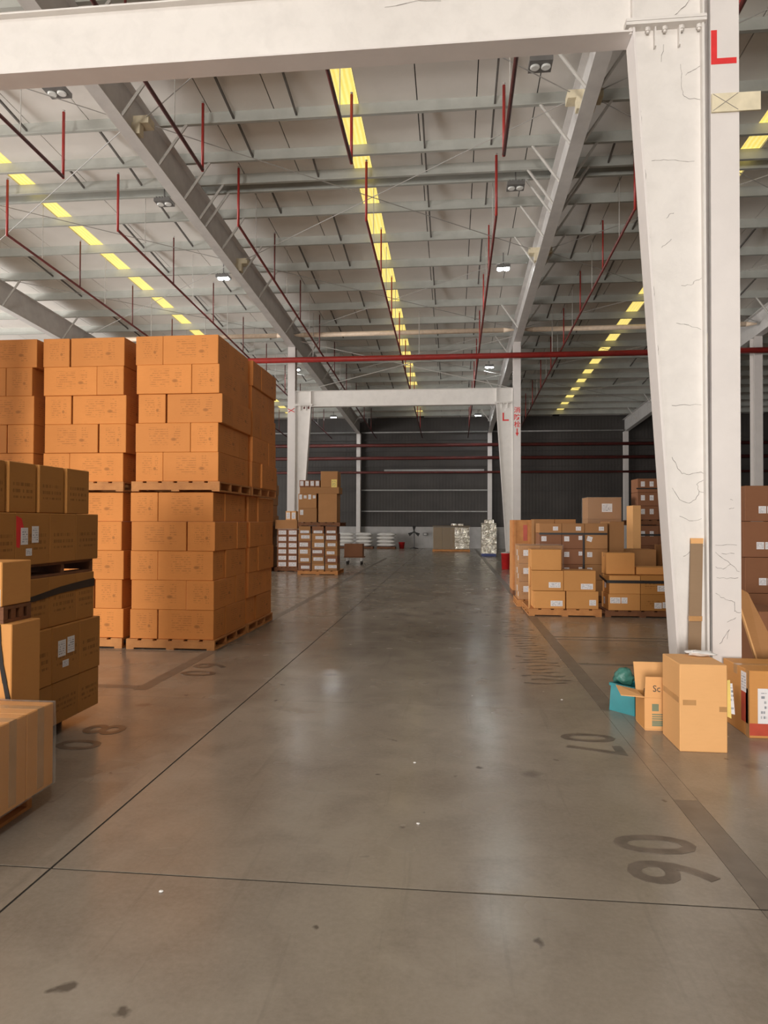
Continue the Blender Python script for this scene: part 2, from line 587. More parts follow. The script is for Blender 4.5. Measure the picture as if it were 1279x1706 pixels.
# short dark bridging bars between purlins
for k, x in enumerate([-12.3, -8.6, -7.2, -4.3, -3.05, -.62, .75, 3.3, 4.6, 7.8, 9.2]):
    for i in range(19, 35):
        if (i + k) % 3 == 0 and i not in (22,):
            continue
        y0, y1 = PUR[i] + .02, PUR[i + 1] - .02
        if y1 - y0 < .5:
            continue
        MB().hexa([(x, y0, zr(y0) - .07), (x + .035, y0, zr(y0) - .07), (x + .035, y1, zr(y1) - .17), (x, y1, zr(y1) - .17),
                   (x, y0, zr(y0) - .03), (x + .035, y0, zr(y0) - .03), (x + .035, y1, zr(y1) - .13), (x, y1, zr(y1) - .13)]).build('bridging_bar', M['bridging'], ceil_o)

# skylight strips, one sheet between each pair of purlins
for i, sx in enumerate(SKY):
    w = thing('window_%d' % (i + 1), ['yellow skylight strip over the tall carton stacks', 'yellow skylight strip above the aisle', 'yellow skylight strip over the dark bay'][i], 'skylight', kind='structure')
    for a, b in zip(PUR[:-1], PUR[1:]):
        if b < 6:
            continue
        shear(sx - SKW / 2 + .004, sx + SKW / 2 - .004, a + .008, b - .008, zr, .02, .034).build('pane', M['sky'], w)

# rafters
RX = [-13.98, -5.87, 2.25, 10.36]


def ibeam_y(x, y0, y1, zf, depth, fwid, tf=.016, tw=.012):
    mb = MB()
    for lo, hi in ((0, tf), (depth - tf, depth)):
        q = shear(x - fwid / 2, x + fwid / 2, y0, y1, zf, lo, hi)
        mb.add(q.v, q.f)
    q = shear(x - tw / 2, x + tw / 2, y0, y1, zf, tf, depth - tf)
    return mb.add(q.v, q.f)


for x in RX:
    r = ibeam_y(x, YB, YF, zb, .80, .25).build('rafter', M['steel_grey'], ceil_o)
    for yy in PUR:
        if yy < 6.5 or yy > 40 or (PUR.index(yy) % 2 and yy > 20):
            continue
        for sgn in (-1, 1):
            if sgn < 0 and any(abs(x - lx) < 1.2 and abs(yy - ly) < .9 for lx, ly in ((1.41, 19.5), (1.55, 29.6), (-6.81, 19.5), (-6.93, 29.4))):
                continue   # a lamp hangs here
            z = zr(yy) - .22
            MB().tube((x + sgn * .11, yy - .1, zb(yy) + .03), (x + sgn * .66, yy - .04, z), .03, 6).build('fly_brace', M['rod'], r)
    for yy in (11.95, 17.95):
        for sgn in (-1, 1):
            MB().box(min(x, x + sgn * .30), max(x, x + sgn * .30), yy - .13, yy + .13, zb(yy) + .30, zb(yy) + .44).add(
                MB().box(min(x, x + sgn * .16), max(x, x + sgn * .16), yy - .18, yy - .02, zb(yy) + .08, zb(yy) + .29).v,
                MB().box(0, 1, 0, 1, 0, 1).f).build('brace_bracket', M['cream'], r)
# diagonal roof bracing rods and cross struts
NODES = [5.95, 11.95, 17.95, 24.0, 30.1, 36.2, 42.2]
for a, b in zip(RX[:-1], RX[1:]):
    for y0, y1 in zip(NODES[:-1], NODES[1:]):
        if y0 > 31:
            continue
        for p, q in (((a + .1, y0), (b - .1, y1)), ((a + .1, y1), (b - .1, y0))):
            MB().tube((p[0], p[1], zb(p[1]) + .40), (q[0], q[1], zb(q[1]) + .40), .0095, 5).build('bracing_rod', M['rod_dull'], ceil_o)
    for yy in (5.95, 24.05):
        z = zb(yy) + .36
        MB().tube((a + .14, yy, z), (a + .5, yy, z), .03, 10, .085).tube((a + .5, yy, z), (b - .5, yy, z), .085, 12).tube((b - .5, yy, z), (b - .14, yy, z), .085, 10, .03).build('tie_strut', M['strut'], ceil_o, True)
    yy = 42.1
    MB().tube((a + .14, yy, zb(yy) + .1), (b - .14, yy, zb(yy) + .1), .05, 8).build('tie_strut', M['girt'], ceil_o, True)

# ------------------------------------------------------------------ columns and portal beams


def hcolumn(name, x, yf, label, wid=.23, depth=.36, top=None):
    top = zb(yf + depth / 2) if top is None else top
    o = thing(name, label, 'column', (x, yf, 0), kind='structure')
    MB().box(-wid / 2, wid / 2, 0, .014, .02, top).build('front_flange', M['column_paint'], o)
    MB().box(-wid / 2, wid / 2, depth - .014, depth, .02, top).build('rear_flange', M['column_paint'], o)
    MB().box(-.006, .006, .014, depth - .014, .02, top).build('web', M['steel_grey'], o)
    MB().box(-wid / 2 - .06, wid / 2 + .06, -.05, depth + .05, 0, .02).build('base_plate', M['steel_grey'], o)
    return o


col_main = hcolumn('steel_column', 2.262, 5.90, 'tall white steel column with big red L, beside the foreground boxes')
col_l = hcolumn('steel_column', -5.88, 5.90, 'near white steel column standing left of the frame')
col_r2 = hcolumn('steel_column', 2.24, 24.2, 'white steel column with red fire hydrant lettering and down arrow', .25)
col_l2 = hcolumn('steel_column', -5.875, 24.2, 'white steel column rising behind the far labelled cartons', .27)
hcolumn('steel_column', 10.34, 24.2, 'dim grey column in the dark bay beyond the big white column', .27)
hcolumn('steel_column', -5.88, YF - .5, 'slim grey column at the end wall behind the white sacks', .25, .36)
hcolumn('steel_column', 2.24, YF - .5, 'slim grey column at the end wall above the silvery wrapped load', .25, .36)
hcolumn('steel_column', 10.34, YF - .5, 'dim column at the end wall of the dark bay', .25, .36)


def wander(pts, rr):
    out = [pts[0]]
    for (xa, za), (xb, zb_) in zip(pts[:-1], pts[1:]):
        for k in (.33, .67):
            out.append((xa + (xb - xa) * k + rr.uniform(-.007, .007), za + (zb_ - za) * k + rr.uniform(-.007, .007)))
        out.append((xb, zb_))
    return out


def portal(yf, label, cracks=False):
    """beam between two columns on tapered legs; yf = front edge of its flanges"""
    o = thing('portal_beam', label, 'portal beam', (-1.815, yf, 0), kind='structure')
    d, zl, zh = .23, 5.79, 6.37
    jx, ex = 3.33, 3.915          # half spans: beam joint and outer edge of the knee
    MB().box(-jx, jx, d / 2 - .05, d / 2 + .05, zl + .016, zh - .016).build('beam_web', M['coat'], o)
    MB().box(-jx, jx, 0, d, zh - .016, zh).build('beam_flange', M['coat'], o)
    MB().box(-jx, jx, 0, d, zl, zl + .016).build('beam_flange', M['column_paint'], o)
    for sgn in (-1, 1):
        def X(a, b):
            return (min(sgn * a, sgn * b), max(sgn * a, sgn * b))
        x0, x1 = X(jx + .004, ex)
        MB().box(x0, x1, d / 2 - .05, d / 2 + .05, 5.885, zh - .016).build('knee_web', M['coat'], o)
        MB().box(x0, x1, 0, d, zh - .016, zh).build('knee_flange', M['coat'], o)
        x0, x1 = X(jx - .004, jx + .014)
        MB().box(x0, x1, -.004, d + .004, 5.885, zh + .01).build('knee_stiffener', M['coat'], o)
        x0, x1 = X(ex - .014, ex)
        MB().box(x0, x1, 0, d, 5.885, zh - .016).build('knee_stiffener', M['coat'], o)
        x0, x1 = X(jx - .06, ex + .01)
        MB().box(x0, x1, -.03, d + .03, 5.858, 5.884).build('end_plate', M['coat'], o)
        x0, x1 = X(jx - .06, ex + .01)
        MB().box(x0, x1, -.03, d + .03, 5.828, 5.854).build('end_plate', M['coat'], o)
        # tapered leg
        it, ib, ot, ob = jx, 3.715, ex, 3.942

        def xin(z):
            return ib + (it - ib) * z / 5.828

        def xout(z):
            return ob + (ot - ob) * z / 5.828
        z0, z1 = .02, 5.827

        def plate(xa0, xb0, xa1, xb1, ya, yb):
            p = [(sgn * xa0, ya, z0), (sgn * xb0, ya, z0), (sgn * xb0, yb, z0), (sgn * xa0, yb, z0),
                 (sgn * xa1, ya, z1), (sgn * xb1, ya, z1), (sgn * xb1, yb, z1), (sgn * xa1, yb, z1)]
            return MB().hexa(p)
        plate(xin(z0), xin(z0) + .018, xin(z1), xin(z1) + .018, 0, d).build('leg_flange', M['column_paint'], o)
        plate(xout(z0) - .018, xout(z0), xout(z1) - .018, xout(z1), 0, d).build('leg_flange', M['coat'], o)
        plate(xin(z0) + .018, xout(z0) - .018, xin(z1) + .018, xout(z1) - .018, d / 2 - .055, d / 2 + .055).build('leg_web', M['coat'], o)
        x0, x1 = X(ib - .06, ob + .03)
        MB().box(x0, x1, -.05, d + .05, 0, .02).build('base_plate', M['steel_grey'], o)
        for k in range(5):
            bx = sgn * (jx - .01 + k * .14)
            MB().tube((bx, .028, 5.80), (bx, .028, 5.828), .022, 6).tube((bx, .028, 5.782), (bx, .028, 5.80), .013, 6).build('bolt', M['coat'], o)
        for k in range(2):
            gx = sgn * (jx + .19 + k * .2)
            MB().box(gx - .006, gx + .006, .01, d / 2 - .056, 5.66, 5.827).build('gusset', M['coat'], o)
        MB().box(*X(ex + .002, ex + .026), .03, .09, 3.02, 3.20).build('packing_shim', M['cream'], o)
    if cracks:
        rr = random.Random(11)

        def crack(pts, yy):
            mb = MB()
            pts = wander(pts, rr)
            for (xa, za), (xb, zb_) in zip(pts[:-1], pts[1:]):
                mb.tube((xa, yy, za), (xb, yy, zb_), rr.uniform(.0010, .0022), 5)
            mb.build('crack', M['crack'], o)
        wy = d / 2 - .056
        # coordinates local to the beam: the leg is between x = 3.4 and 3.95
        crack([(3.74, 5.52), (3.745, 5.40), (3.75, 5.30), (3.77, 5.24), (3.82, 5.215), (3.90, 5.205)], wy)
        crack([(3.78, 5.42), (3.84, 5.46), (3.91, 5.50)], wy)
        crack([(3.60, 5.70), (3.58, 5.55)], wy)
        crack([(3.50, 4.70), (3.60, 4.705), (3.72, 4.69), (3.85, 4.68)], wy)
        crack([(3.62, 4.20), (3.66, 4.24), (3.68, 4.245)], wy)
        crack([(3.58, 3.95), (3.62, 3.98), (3.66, 4.02)], wy)
        crack([(3.74, 3.62), (3.82, 3.62), (3.86, 3.66), (3.92, 3.68)], wy)
        crack([(3.70, 3.30), (3.80, 3.28), (3.90, 3.24)], wy)
        crack([(3.66, 2.60), (3.76, 2.605), (3.90, 2.60)], wy)
        crack([(3.66, 2.16), (3.70, 2.08), (3.74, 2.02), (3.80, 2.01), (3.88, 2.03), (3.92, 2.02)], wy)
        crack([(3.66, 1.90), (3.72, 1.80), (3.80, 1.77), (3.85, 1.80), (3.88, 1.87), (3.94, 1.86)], wy)
        crack([(3.88, 1.87), (3.86, 1.93), (3.92, 1.97)], wy)
        crack([(3.72, 1.66), (3.80, 1.62), (3.90, 1.64)], wy)
        crack([(3.75, 1.32), (3.80, 1.36), (3.86, 1.37), (3.93, 1.42)], wy)
        for zc in (5.1, 4.6, 4.1, 3.6, 3.1):
            xa = xin_right(zc)
            crack([(xa + .019, zc), (xa + .024, zc - .08), (xa + .019, zc - .2), (xa + .026, zc - .3)], .004)
        crack([(1.2, 6.2), (1.5, 6.24), (1.7, 6.22)], wy)
        crack([(3.55, 5.93), (3.68, 5.94), (3.78, 6.02), (3.84, 6.12), (3.86, 6.2)], wy)
    return o


def xin_right(z):
    return 3.715 + (3.33 - 3.715) * z / 5.828


p1 = portal(5.90, 'huge white coated portal beam overhead resting on tapered legs', True)
p2 = portal(24.2, 'distant white portal beam spanning the far end of the aisle')
# crossed rods over the far portal
for a, b in (((-5.6, 6.40), (2.1, 8.25)), ((-5.6, 8.25), (2.1, 6.40))):
    MB().tube((a[0] + 1.815, .3, a[1]), (b[0] + 1.815, .3, b[1]), .014, 6).build('bracing_rod', M['rod'], p2)

# cracks and scratches in the paint of the near column
rr = random.Random(5)


def ccrack(pts):
    mb = MB()
    pts = wander(pts, rr)
    for (xa, za), (xb, zb_) in zip(pts[:-1], pts[1:]):
        mb.tube((xa, -.001, za), (xb, -.001, zb_), rr.uniform(.001, .002), 5)
    mb.build('crack', M['crack'], col_main)


ccrack([(-.09, 1.02), (-.05, .985), (.02, .96), (.06, .95), (.062, .88), (.075, .865), (.11, .865)])
ccrack([(-.09, 1.42), (0, 1.425), (.08, 1.42)])
ccrack([(-.09, 1.36), (-.02, 1.30), (.06, 1.24), (.10, 1.20)])
ccrack([(-.04, 1.35), (.06, 1.35)])
ccrack([(-.08, 1.15), (0, 1.14), (.09, 1.15)])
ccrack([(-.09, 1.24), (-.03, 1.22), (.03, 1.26)])
ccrack([(-.06, .60), (-.02, .66), (.02, .72), (.0, .64)])
ccrack([(.0, .78), (.04, .80), (.07, .82)])
ccrack([(.02, 1.72), (.06, 1.73)])
ccrack([(.03, 1.80), (.05, 1.79)])

# red letters on the columns
MB().box(-.11, -.062, -.003, -.0005, 5.46, 5.75).box(-.062, .095, -.003, -.0005, 5.46, 5.51).build('red_letter', M['red_mark'], col_main)


def upright(body, w, h, mat, x, z, yy, parent, name='red_letter', weight=.0):
    me = fit(text_mesh(body, 1, mat, .001, weight), w, h)
    for v in me.vertices:
        v.co = Vector((v.co.x, -v.co.z, v.co.y))
    return link(name, me, parent, (x, yy, z))


MB().box(1.735 + 1.815, 1.785 + 1.815, .05, .052, 5.20, 5.49).box(1.785 + 1.815, 1.955 + 1.815, .05, .052, 5.20, 5.25).build('red_letter', M['red_mark'], p2)
for k, ch in enumerate('\u6d88\u9632\u6813'):
    upright(ch, .22, .215, M['red_mark'], -.11, 5.47 - k * .255, -.002, col_r2, weight=.014)
MB().box(-.02, .02, -.003, -.001, 4.76, 4.92).add([(-.06, -.003, 4.77), (.06, -.003, 4.77), (0, -.003, 4.64)], [(0, 1, 2)]).build('red_arrow', M['red_mark'], col_r2)
MB().box(-3.62, -3.56, .055, .058, 5.72, 5.80).box(-3.46, -3.40, .055, .058, 5.72, 5.80).build('red_smudge', M['red_dark'], p2)
ccol = MB()
ccol.tube((-.12, -.003, 5.72), (.12, -.003, 5.60), .012, 5).tube((-.10, -.003, 5.60), (.12, -.003, 5.74), .012, 5)
ccol.build('red_letter', M['red_mark'], col_l2)

# cream board fixed to the near column
o = thing('cream_board', 'small cream board tied with crossed string to the big column', 'board', (2.15, 5.878, 5.045))
MB().box(0, .39, 0, .018, 0, .155).build('board', M['cream'], o)
for a, b in (((.01, .01), (.21, .15)), ((.01, .15), (.21, .01))):
    MB().tube((a[0], -.002, a[1]), (b[0], -.002, b[1]), .0022, 5).build('string', M['crack'], o)

# ------------------------------------------------------------------ fire main and sprinkler pipes


def pipe_thing(name, label, pts, r, mat, group=None, n=12):
    o = thing(name, label, 'pipe', (0, 0, 0), group=group)
    for p, q in zip(pts[:-1], pts[1:]):
        MB().tube(p, q, r, n).build('pipe', mat, o, True)
    return o


o = pipe_thing('hanging_fire_main', 'thick bright red fire main crossing in front of the far columns', [(XL, 23.85, 7.42), (XR, 23.85, 7.42)], .10, M['red'])
for x in (-9.0, -5.0, -1.2, 3.4, 7.6):
    MB().tube((x, 23.85, 7.5), (x, 23.85, zr(23.85)), .012, 6).build('hanger_rod', M['rod'], o)
for z, lab in ((6.36, 'upper dark red pipe along the end wall'), (5.56, 'middle dark red pipe along the end wall'), (4.68, 'lower thin dark pipe along the end wall')):
    pipe_thing('hanging_wall_pipe', lab, [(XL, YF - .62, z), (XR, YF - .62, z)], .10 if z > 5 else .07, M['red_dark'])
PIPX = [(-10.15, 'sprinkler pipe hanging above the stack at the left edge'), (-7.5, 'sprinkler pipe hanging above the middle carton stack'),
        (-4.72, 'sprinkler pipe running close beside the left rafter'), (-1.88, 'sprinkler pipe running beside the aisle skylight'),
        (.90, 'sprinkler pipe running beside the right rafter'), (3.75, 'sprinkler pipe in the dark bay right of the rafter')]
PO = -1.42
for x, lab in PIPX:
    for near in (True, False):
        y0, y1 = (-6.0, 12.3) if near else (14.45, 41.5)
        if near and x < -8:
            continue
        o = pipe_thing('hanging_sprinkler_pipe', ('near red ' if near else 'long far red ') + lab, [(x, y0, zr(y0) + PO), (x, y1, zr(y1) + PO)], .034 if near else .03, M['red_dark'])
        yy = y1 if near else y0
        k = 0
        while (yy > 9 if near else yy < 41):
            rs = MB().tube((x, yy, zr(yy) + PO - .03), (x, yy, zr(yy) - .16), .028 if k == 0 else .02, 8).build('riser', M['red'] if k == 0 or x > -3 else M['red_dark'], o, True)
            MB().lathe((x, yy, zr(yy) - .16), [(.008, 0), (.008, .025), (.028, .03), (.028, .036)], 8).build('sprinkler_head', M['rod'], rs)
            yh = yy + (-1.3 if near else 1.35)
            if (yh > 9 if near else yh < 40):
                MB().tube((x, yh, zr(yh) + PO), (x, yh, zr(yh)), .009, 6).build('hanger_rod', M['rod'], o)
            yy += -3.05 if near else 3.05
            k += 1

# ------------------------------------------------------------------ high bay lamps and added fill lamps
for x, y, on, lab in [(-6.81, 19.5, 1, 'lit round lamp above the corner carton stack'), (1.41, 19.5, 1, 'lit lamp between aisle skylight and right rafter'),
                      (1.55, 29.6, 1, 'lit lamp just under the red main near the right far column'), (-6.93, 29.4, 1, 'lit lamp just right of the left far column'),
                      (-7.07, 39.7, 1, 'lit lamp seen under the far portal beam at its left'), (1.43, 39.7, 1, 'lit lamp seen under the far portal beam at its right'),
                      (-6.9, -2.0, 1, 'added unseen fill lamp over the left side behind the viewer'), (1.43, -2.0, 1, 'added unseen fill lamp over the aisle behind the viewer'),  # lamps behind the viewer are unseen, added to brighten the near floor
                      (-6.9, -8.0, 1, 'added unseen fill lamp far behind the viewer on the left'), (1.43, -8.0, 1, 'added unseen fill lamp far behind the viewer over the aisle'),
                      (-7.05, 11.35, 0, 'unlit lamp just below the big beam at upper left'), (-6.75, 15.2, 0, 'unlit lamp left of the left rafter'),
                      (1.44, 11.45, 0, 'unlit twin lens lamp below the big beam by the right rafter'), (1.37, 15.2, 0, 'unlit lamp left of the right rafter')]:
    z = zr(y) - .50
    o = thing('pendant_lamp', lab, 'lamp', (x, y, z))
    if on:
        area('lamp_or_fill_light', (x, y, z - .03), (0, 0, 0), .3, .2, 160 if y < 5 else 22, (1.0, .97, .92) if y < 5 else (.93, 1.0, 1.0))  # stronger and warmer in the added fill lamps behind the viewer
    hs = MB().box(-.19, .19, -.16, .16, .03, .11).build('housing', M['lamp_body'], o)
    MB().box(-.012, .012, -.012, .012, .11, .52).build('stem', M['lamp_body'], o)
    for k in range(-2, 3):
        MB().box(k * .07 - .008, k * .07 + .008, -.14, .14, .11, .15).build('cooling_fin', M['lamp_body'], hs)
    for sx in (-.09, .09):
        MB().lathe((sx, 0, 0), [(.066, 0), (.08, .012), (.08, .029)], 16).build('lens', M['lamp_on'] if on else M['lamp_off'], o)

# ------------------------------------------------------------------ pallets and cartons
_cache = {}


def board(key, w, d, h, mat):
    k = (key, round(w, 3), round(d, 3), round(h, 3), mat.name)
    if k not in _cache:
        mb = MB().box(-w / 2, w / 2, -d / 2, d / 2, 0, h)
        _cache[k] = mb.mesh(key, mat)
    return _cache[k]


def pallet(x0, x1, y0, y1, z, label, mat='wood', h=.125, decks=6, group='wooden pallets', name='wooden_pallet'):
    """stringers run along X, deck boards along Y"""
    w, d = x1 - x0, y1 - y0
    o = thing(name, label, 'pallet', ((x0 + x1) / 2, (y0 + y1) / 2, z), group=group)
    mt = M[mat]
    t = .018
    bw = w / decks * .78
    for i in range(decks):
        cx = -w / 2 + bw / 2 + (w - bw) * i / (decks - 1)
        link('deck_board', board('deck_board', bw, d, t, mt), o, (cx, 0, h - t))
    for i in range(4):
        cy = -d / 2 + .02 + (d - .04) * i / 3
        link('stringer', board('stringer', w, .04, h - 2 * t - .002, mt), o, (0, cy, t + .001))
    for i in range(3):
        cx = -w / 2 + .05 + (w - .10) * i / 2
        link('bottom_board', board('bottom_board', .10, d, t, mt), o, (cx, 0, 0))
    return o


def carton_mesh(w, d, h, mat):
    k = ('carton', round(w, 3), round(d, 3), round(h, 3), mat.name)
    if k in _cache:
        return _cache[k]
    bm = bmesh.new()
    bmesh.ops.create_cube(bm, size=1)
    for v in bm.verts:
        v.co = Vector((v.co.x * w, v.co.y * d, (v.co.z + .5) * h))
    bmesh.ops.bevel(bm, geom=list(bm.edges), offset=.005, segments=1, affect='EDGES')
    uv = bm.loops.layers.uv.new('UVMap')
    for f in bm.faces:
        n = f.normal
        for l in f.loops:
            c = l.vert.co
            if abs(n.z) > .6:
                l[uv].uv = (-1, -1)
            elif abs(n.y) >= abs(n.x):
                l[uv].uv = (c.x / w + .5 if n.y < 0 else .5 - c.x / w, c.z / h)
            else:
                l[uv].uv = (c.y / d + .5 if n.x > 0 else .5 - c.y / d, c.z / h)
    me = bpy.data.meshes.new('carton')
    bm.to_mesh(me)
    bm.free()
    me.materials.append(mat)
    _cache[k] = me
    return me


def sticker(parent, face, u, v, w, h, dims, mat='paper', name='shipping_label', tilt=0.0):
    """sticker on a carton face ('f' front -Y, 'r' right +X, 'l' left -X); u, v centre in metres from the face's centre / bottom"""
    W_, D_, H_ = dims
    k = ('st', face in 'lr', round(w, 3), round(h, 3), mat)
    if k not in _cache:
        t = .0012
        me = MB().box(-w / 2, w / 2, -t, 0, -h / 2, h / 2).mesh(name, M[mat])
        uvl = me.uv_layers.new(name='UVMap')
        for lo in me.loops:
            c = me.vertices[lo.vertex_index].co
            uvl.data[lo.index].uv = (c.x / w + .5, c.z / h + .5)
        _cache[k] = me
    o = link(name, _cache[k], parent)
    e = .0008
    if face == 'f':
        o.location = (u, -D_ / 2 - e, v)
        o.rotation_euler = (0, tilt, 0)
    elif face == 'r':
        o.location = (W_ / 2 + e, u, v)
        o.rotation_euler = (0, tilt, math.pi / 2)
    else:
        o.location = (-W_ / 2 - e, u, v)
        o.rotation_euler = (0, tilt, -math.pi / 2)
    return o


def tape(parent, dims, along='x', mat='tape', wid=.055):
    W_, D_, H_ = dims
    mb = MB()
    e = .0012
    dn = min(.07, H_ * .3)
    if along == 'x':
        mb.box(-W_ / 2 - e, W_ / 2 + e, -wid / 2, wid / 2, H_, H_ + e)
        mb.box(-W_ / 2 - e, -W_ / 2, -wid / 2, wid / 2, H_ - dn, H_)
        mb.box(W_ / 2, W_ / 2 + e, -wid / 2, wid / 2, H_ - dn, H_)
    else:
        mb.box(-wid / 2, wid / 2, -D_ / 2 - e, D_ / 2 + e, H_, H_ + e)
        mb.box(-wid / 2, wid / 2, -D_ / 2 - e, -D_ / 2, H_ - dn, H_)
        mb.box(-wid / 2, wid / 2, D_ / 2, D_ / 2 + e, H_ - dn, H_)
    return mb.build('packing_tape', M[mat], parent)


def carton(x0, x1, y0, y1, z0, z1, mat, label, group=None, rz=0, name='carton', cat='carton', load=None):
    w, d, h = x1 - x0, y1 - y0, z1 - z0
    o = link(name, carton_mesh(w, d, h, M[mat]), load, ((x0 + x1) / 2, (y0 + y1) / 2, z0))
    o.rotation_euler.z = rz
    if load is None:
        tag(o, label, cat, group)
    o['dims'] = (w, d, h)
    return o


ORD = ['bottom', 'second', 'third', 'fourth', 'top']
A_, B_, HC = .355, .715, .366
jit = random.Random(21)


def big_stack(x0, y0, phrase, which, up_dx=0.0):
    """two loads of five layers; which = subset of 'frb' cartons to lay: f front pair, r right rear"""
    T = A_ + B_ + .004
    KY = 1.17
    for lev in (0, 1):
        zbase = lev * (.125 + 5 * HC + .022)
        xx = x0 + (up_dx if lev else 0)
        pallet(xx - .05, xx + T + .02, y0 - .03, y0 + T * KY + .03, zbase, 'wooden pallet under the %s load, %s' % (('lower', 'upper')[lev], phrase))
        for L in range(5):
            z0 = zbase + .127 + L * (HC + .002)
            dx, dy = jit.uniform(-.022, .022), jit.uniform(-.012, .012)
            gap = jit.choice((.0, .0, .012, .016))
            flip = L % 2 == 1
            lay = []
            if not flip:
                lay.append(('l', 0, A_, 0, B_, 'front left'))
                lay.append(('f', A_ + .004 + gap, T + gap, 0, A_, 'front right'))
                lay.append(('r', B_ + .004, T, A_ + .004, T, 'rear right'))
            else:
                lay.append(('f', 0, B_, 0, A_, 'front left'))
                lay.append(('l', B_ + .004 + gap, T + gap, 0, B_, 'front right'))
                lay.append(('r', A_ + .004, T, B_ + .004, T, 'rear right'))
            for kind, a, b, c, d, posn in lay:
                rear = kind == 'r'
                if rear and 'r' not in which:
                    continue
                if posn == 'front left' and 'a' not in which:
                    continue
                jy = jit.uniform(-.004, .004) - (0.0 if rear else .004)
                out = jit.uniform(-.012, .03) if rear else 0
                o = carton(xx + a + dx + out, xx + b + dx + out, y0 + c * KY + dy + jy, y0 + d * KY + dy + jy, z0, z0 + HC, 'tan',
                           'tan printed carton, %s of %s layer, %s load, %s' % (posn, ORD[L], ('lower', 'upper')[lev], phrase),
                           'tan cartons on the two-high pallets')


big_stack(-4.03, 8.20, 'aisle corner stack', 'far', .05)
big_stack(-5.24, 8.22, 'middle tan stack', 'far', .0)
big_stack(-6.46, 8.20, 'stack at the left edge', 'far', .02)
big_stack(-4.02, 9.56, 'stack behind the corner', 'rf', .05)

# --- brown cartons at the left, near
BX = -2.90
pallet(BX - 1.05, BX - .22, 4.02, 5.18, 0, 'dark pallet on the floor under the brown strapped load', 'wood_dark', .10)
rows = [(.102, .412, [4.0, 4.34, 4.69, 5.04, 5.34], ['nearest', 'second', 'third', 'far corner'], 'bottom layer', 0),
        (.414, .822, [4.0, 4.32, 4.67, 5.04, 5.345], ['nearest', 'second', 'labelled third', 'far corner'], 'second layer', .006),
        (.824, 1.192, [4.0, 4.30, 4.67, 5.03, 5.29], ['nearest', 'second', 'third', 'far corner'], 'strapped top layer', -.02)]
for z0, z1, cut, nm, ly, dx in rows:
    for i in range(4):
        o = carton(BX - .98 + dx, BX + dx, cut[i] + .002, cut[i + 1] - .002, z0, z1, 'kraft', 'brown printed carton, %s in the %s of the lower strapped load' % (nm[i], ly), 'brown cartons near the left edge')
        if 'labelled' in nm[i]:
            dd = o['dims']
            sticker(o, 'r', -.06, .24, .10, .12, dd)
            sticker(o, 'r', .06, .25, .095, .12, dd)
            sticker(o, 'r', -.01, .12, .08, .05, dd)
pallet(BX - 1.05, BX - .03, 4.02, 5.28, 1.194, 'dark pallet between the two brown loads', 'wood_dark', .10)
cut = [4.0, 4.25, 4.64, 4.98, 5.31]
for i in range(4):
    nm = ['nearest', 'labelled', 'third', 'far corner'][i]
    o = carton(BX - .98, BX, cut[i] + .002, cut[i + 1] - .002, 1.296, 1.655, 'kraft', 'brown carton, %s in the lower layer of the upper load' % nm, 'brown cartons near the left edge')
    if i == 1:
        dd = o['dims']
        sticker(o, 'r', -.10, .20, .075, .115, dd)
        sticker(o, 'r', .02, .21, .075, .115, dd)
        sticker(o, 'r', -.05, .09, .065, .05, dd)
        mb = MB().add([(.4905, -.19, .34), (.4905, -.13, .32), (.4905, -.10, .24), (.4905, -.14, .20), (.4905, -.15, .12), (.4905, -.185, .13)], [(0, 1, 2, 3, 4, 5)])
        mb.build('red_paint_mark', M['red_mark'], o)
cut = [3.98, 4.22, 4.53, 4.85, 5.18]
for i in range(4):
    a, b = cut[i] + .008, cut[i + 1] - .008
    carton(BX - .90, BX - .05 + .015 * i, a, b, 1.657, 2.0, 'kraft', 'brown carton, %s in the top row of the left edge stack' % ['nearest', 'second', 'third', 'farthest'][i], 'brown cartons near the left edge')
# black strap round the lower brown load
mb = MB()
pts = [(4.02, 1.03), (4.2, 1.035), (4.5, 1.055), (4.8, 1.085), (5.1, 1.10), (5.285, 1.105)]
for (ya, za), (yb, zb_) in zip(pts[:-1], pts[1:]):
    ha, hb = .012 + .02 * (ya - 4.02) / 1.3, .012 + .02 * (yb - 4.02) / 1.3
    x = BX - .0185
    mb.hexa([(x, ya, za - ha), (x + .004, ya, za - ha), (x + .004, yb, zb_ - hb), (x, yb, zb_ - hb), (x, ya, za + ha), (x + .004, ya, za + ha), (x + .004, yb, zb_ + hb), (x, yb, zb_ + hb)])
tag(mb.build('load_strap', M['black']), 'black band pulled round the top layer of brown cartons', 'strap')

# --- cartons in front of the brown load
pallet(-3.25, -2.56, 3.71, 3.97, 0, 'pallet under the pair of cartons touching the left edge', 'wood_dark', .12, 4)
carton(-3.2, -2.54, 3.70, 3.975, .122, 1.0, 'plain', 'tall tan carton with hanging black strap at the left edge', 'cartons at the left edge')
pallet(-3.25, -2.60, 3.71, 3.97, 1.002, 'small pallet between the two cartons at the left edge', 'wood_dark', .095, 4)
o = carton(-3.2, -2.605, 3.70, 3.975, 1.10, 1.36, 'plain', 'short tan carton on top at the left edge of the view', 'cartons at the left edge')
sticker(o, 'f', .26, .05, .06, .10, o['dims'])
mb = MB()
pts = [(-2.62, 1.0), (-2.615, .9), (-2.60, .78), (-2.575, .66), (-2.555, .57)]
for (xa, za), (xb, zb_) in zip(pts[:-1], pts[1:]):
    mb.hexa([(xa - .012, 3.692, za), (xa + .012, 3.692, za), (xa + .012, 3.696, za), (xa - .012, 3.696, za), (xb - .014, 3.692, zb_), (xb + .014, 3.692, zb_), (xb + .014, 3.696, zb_), (xb - .014, 3.696, zb_)])
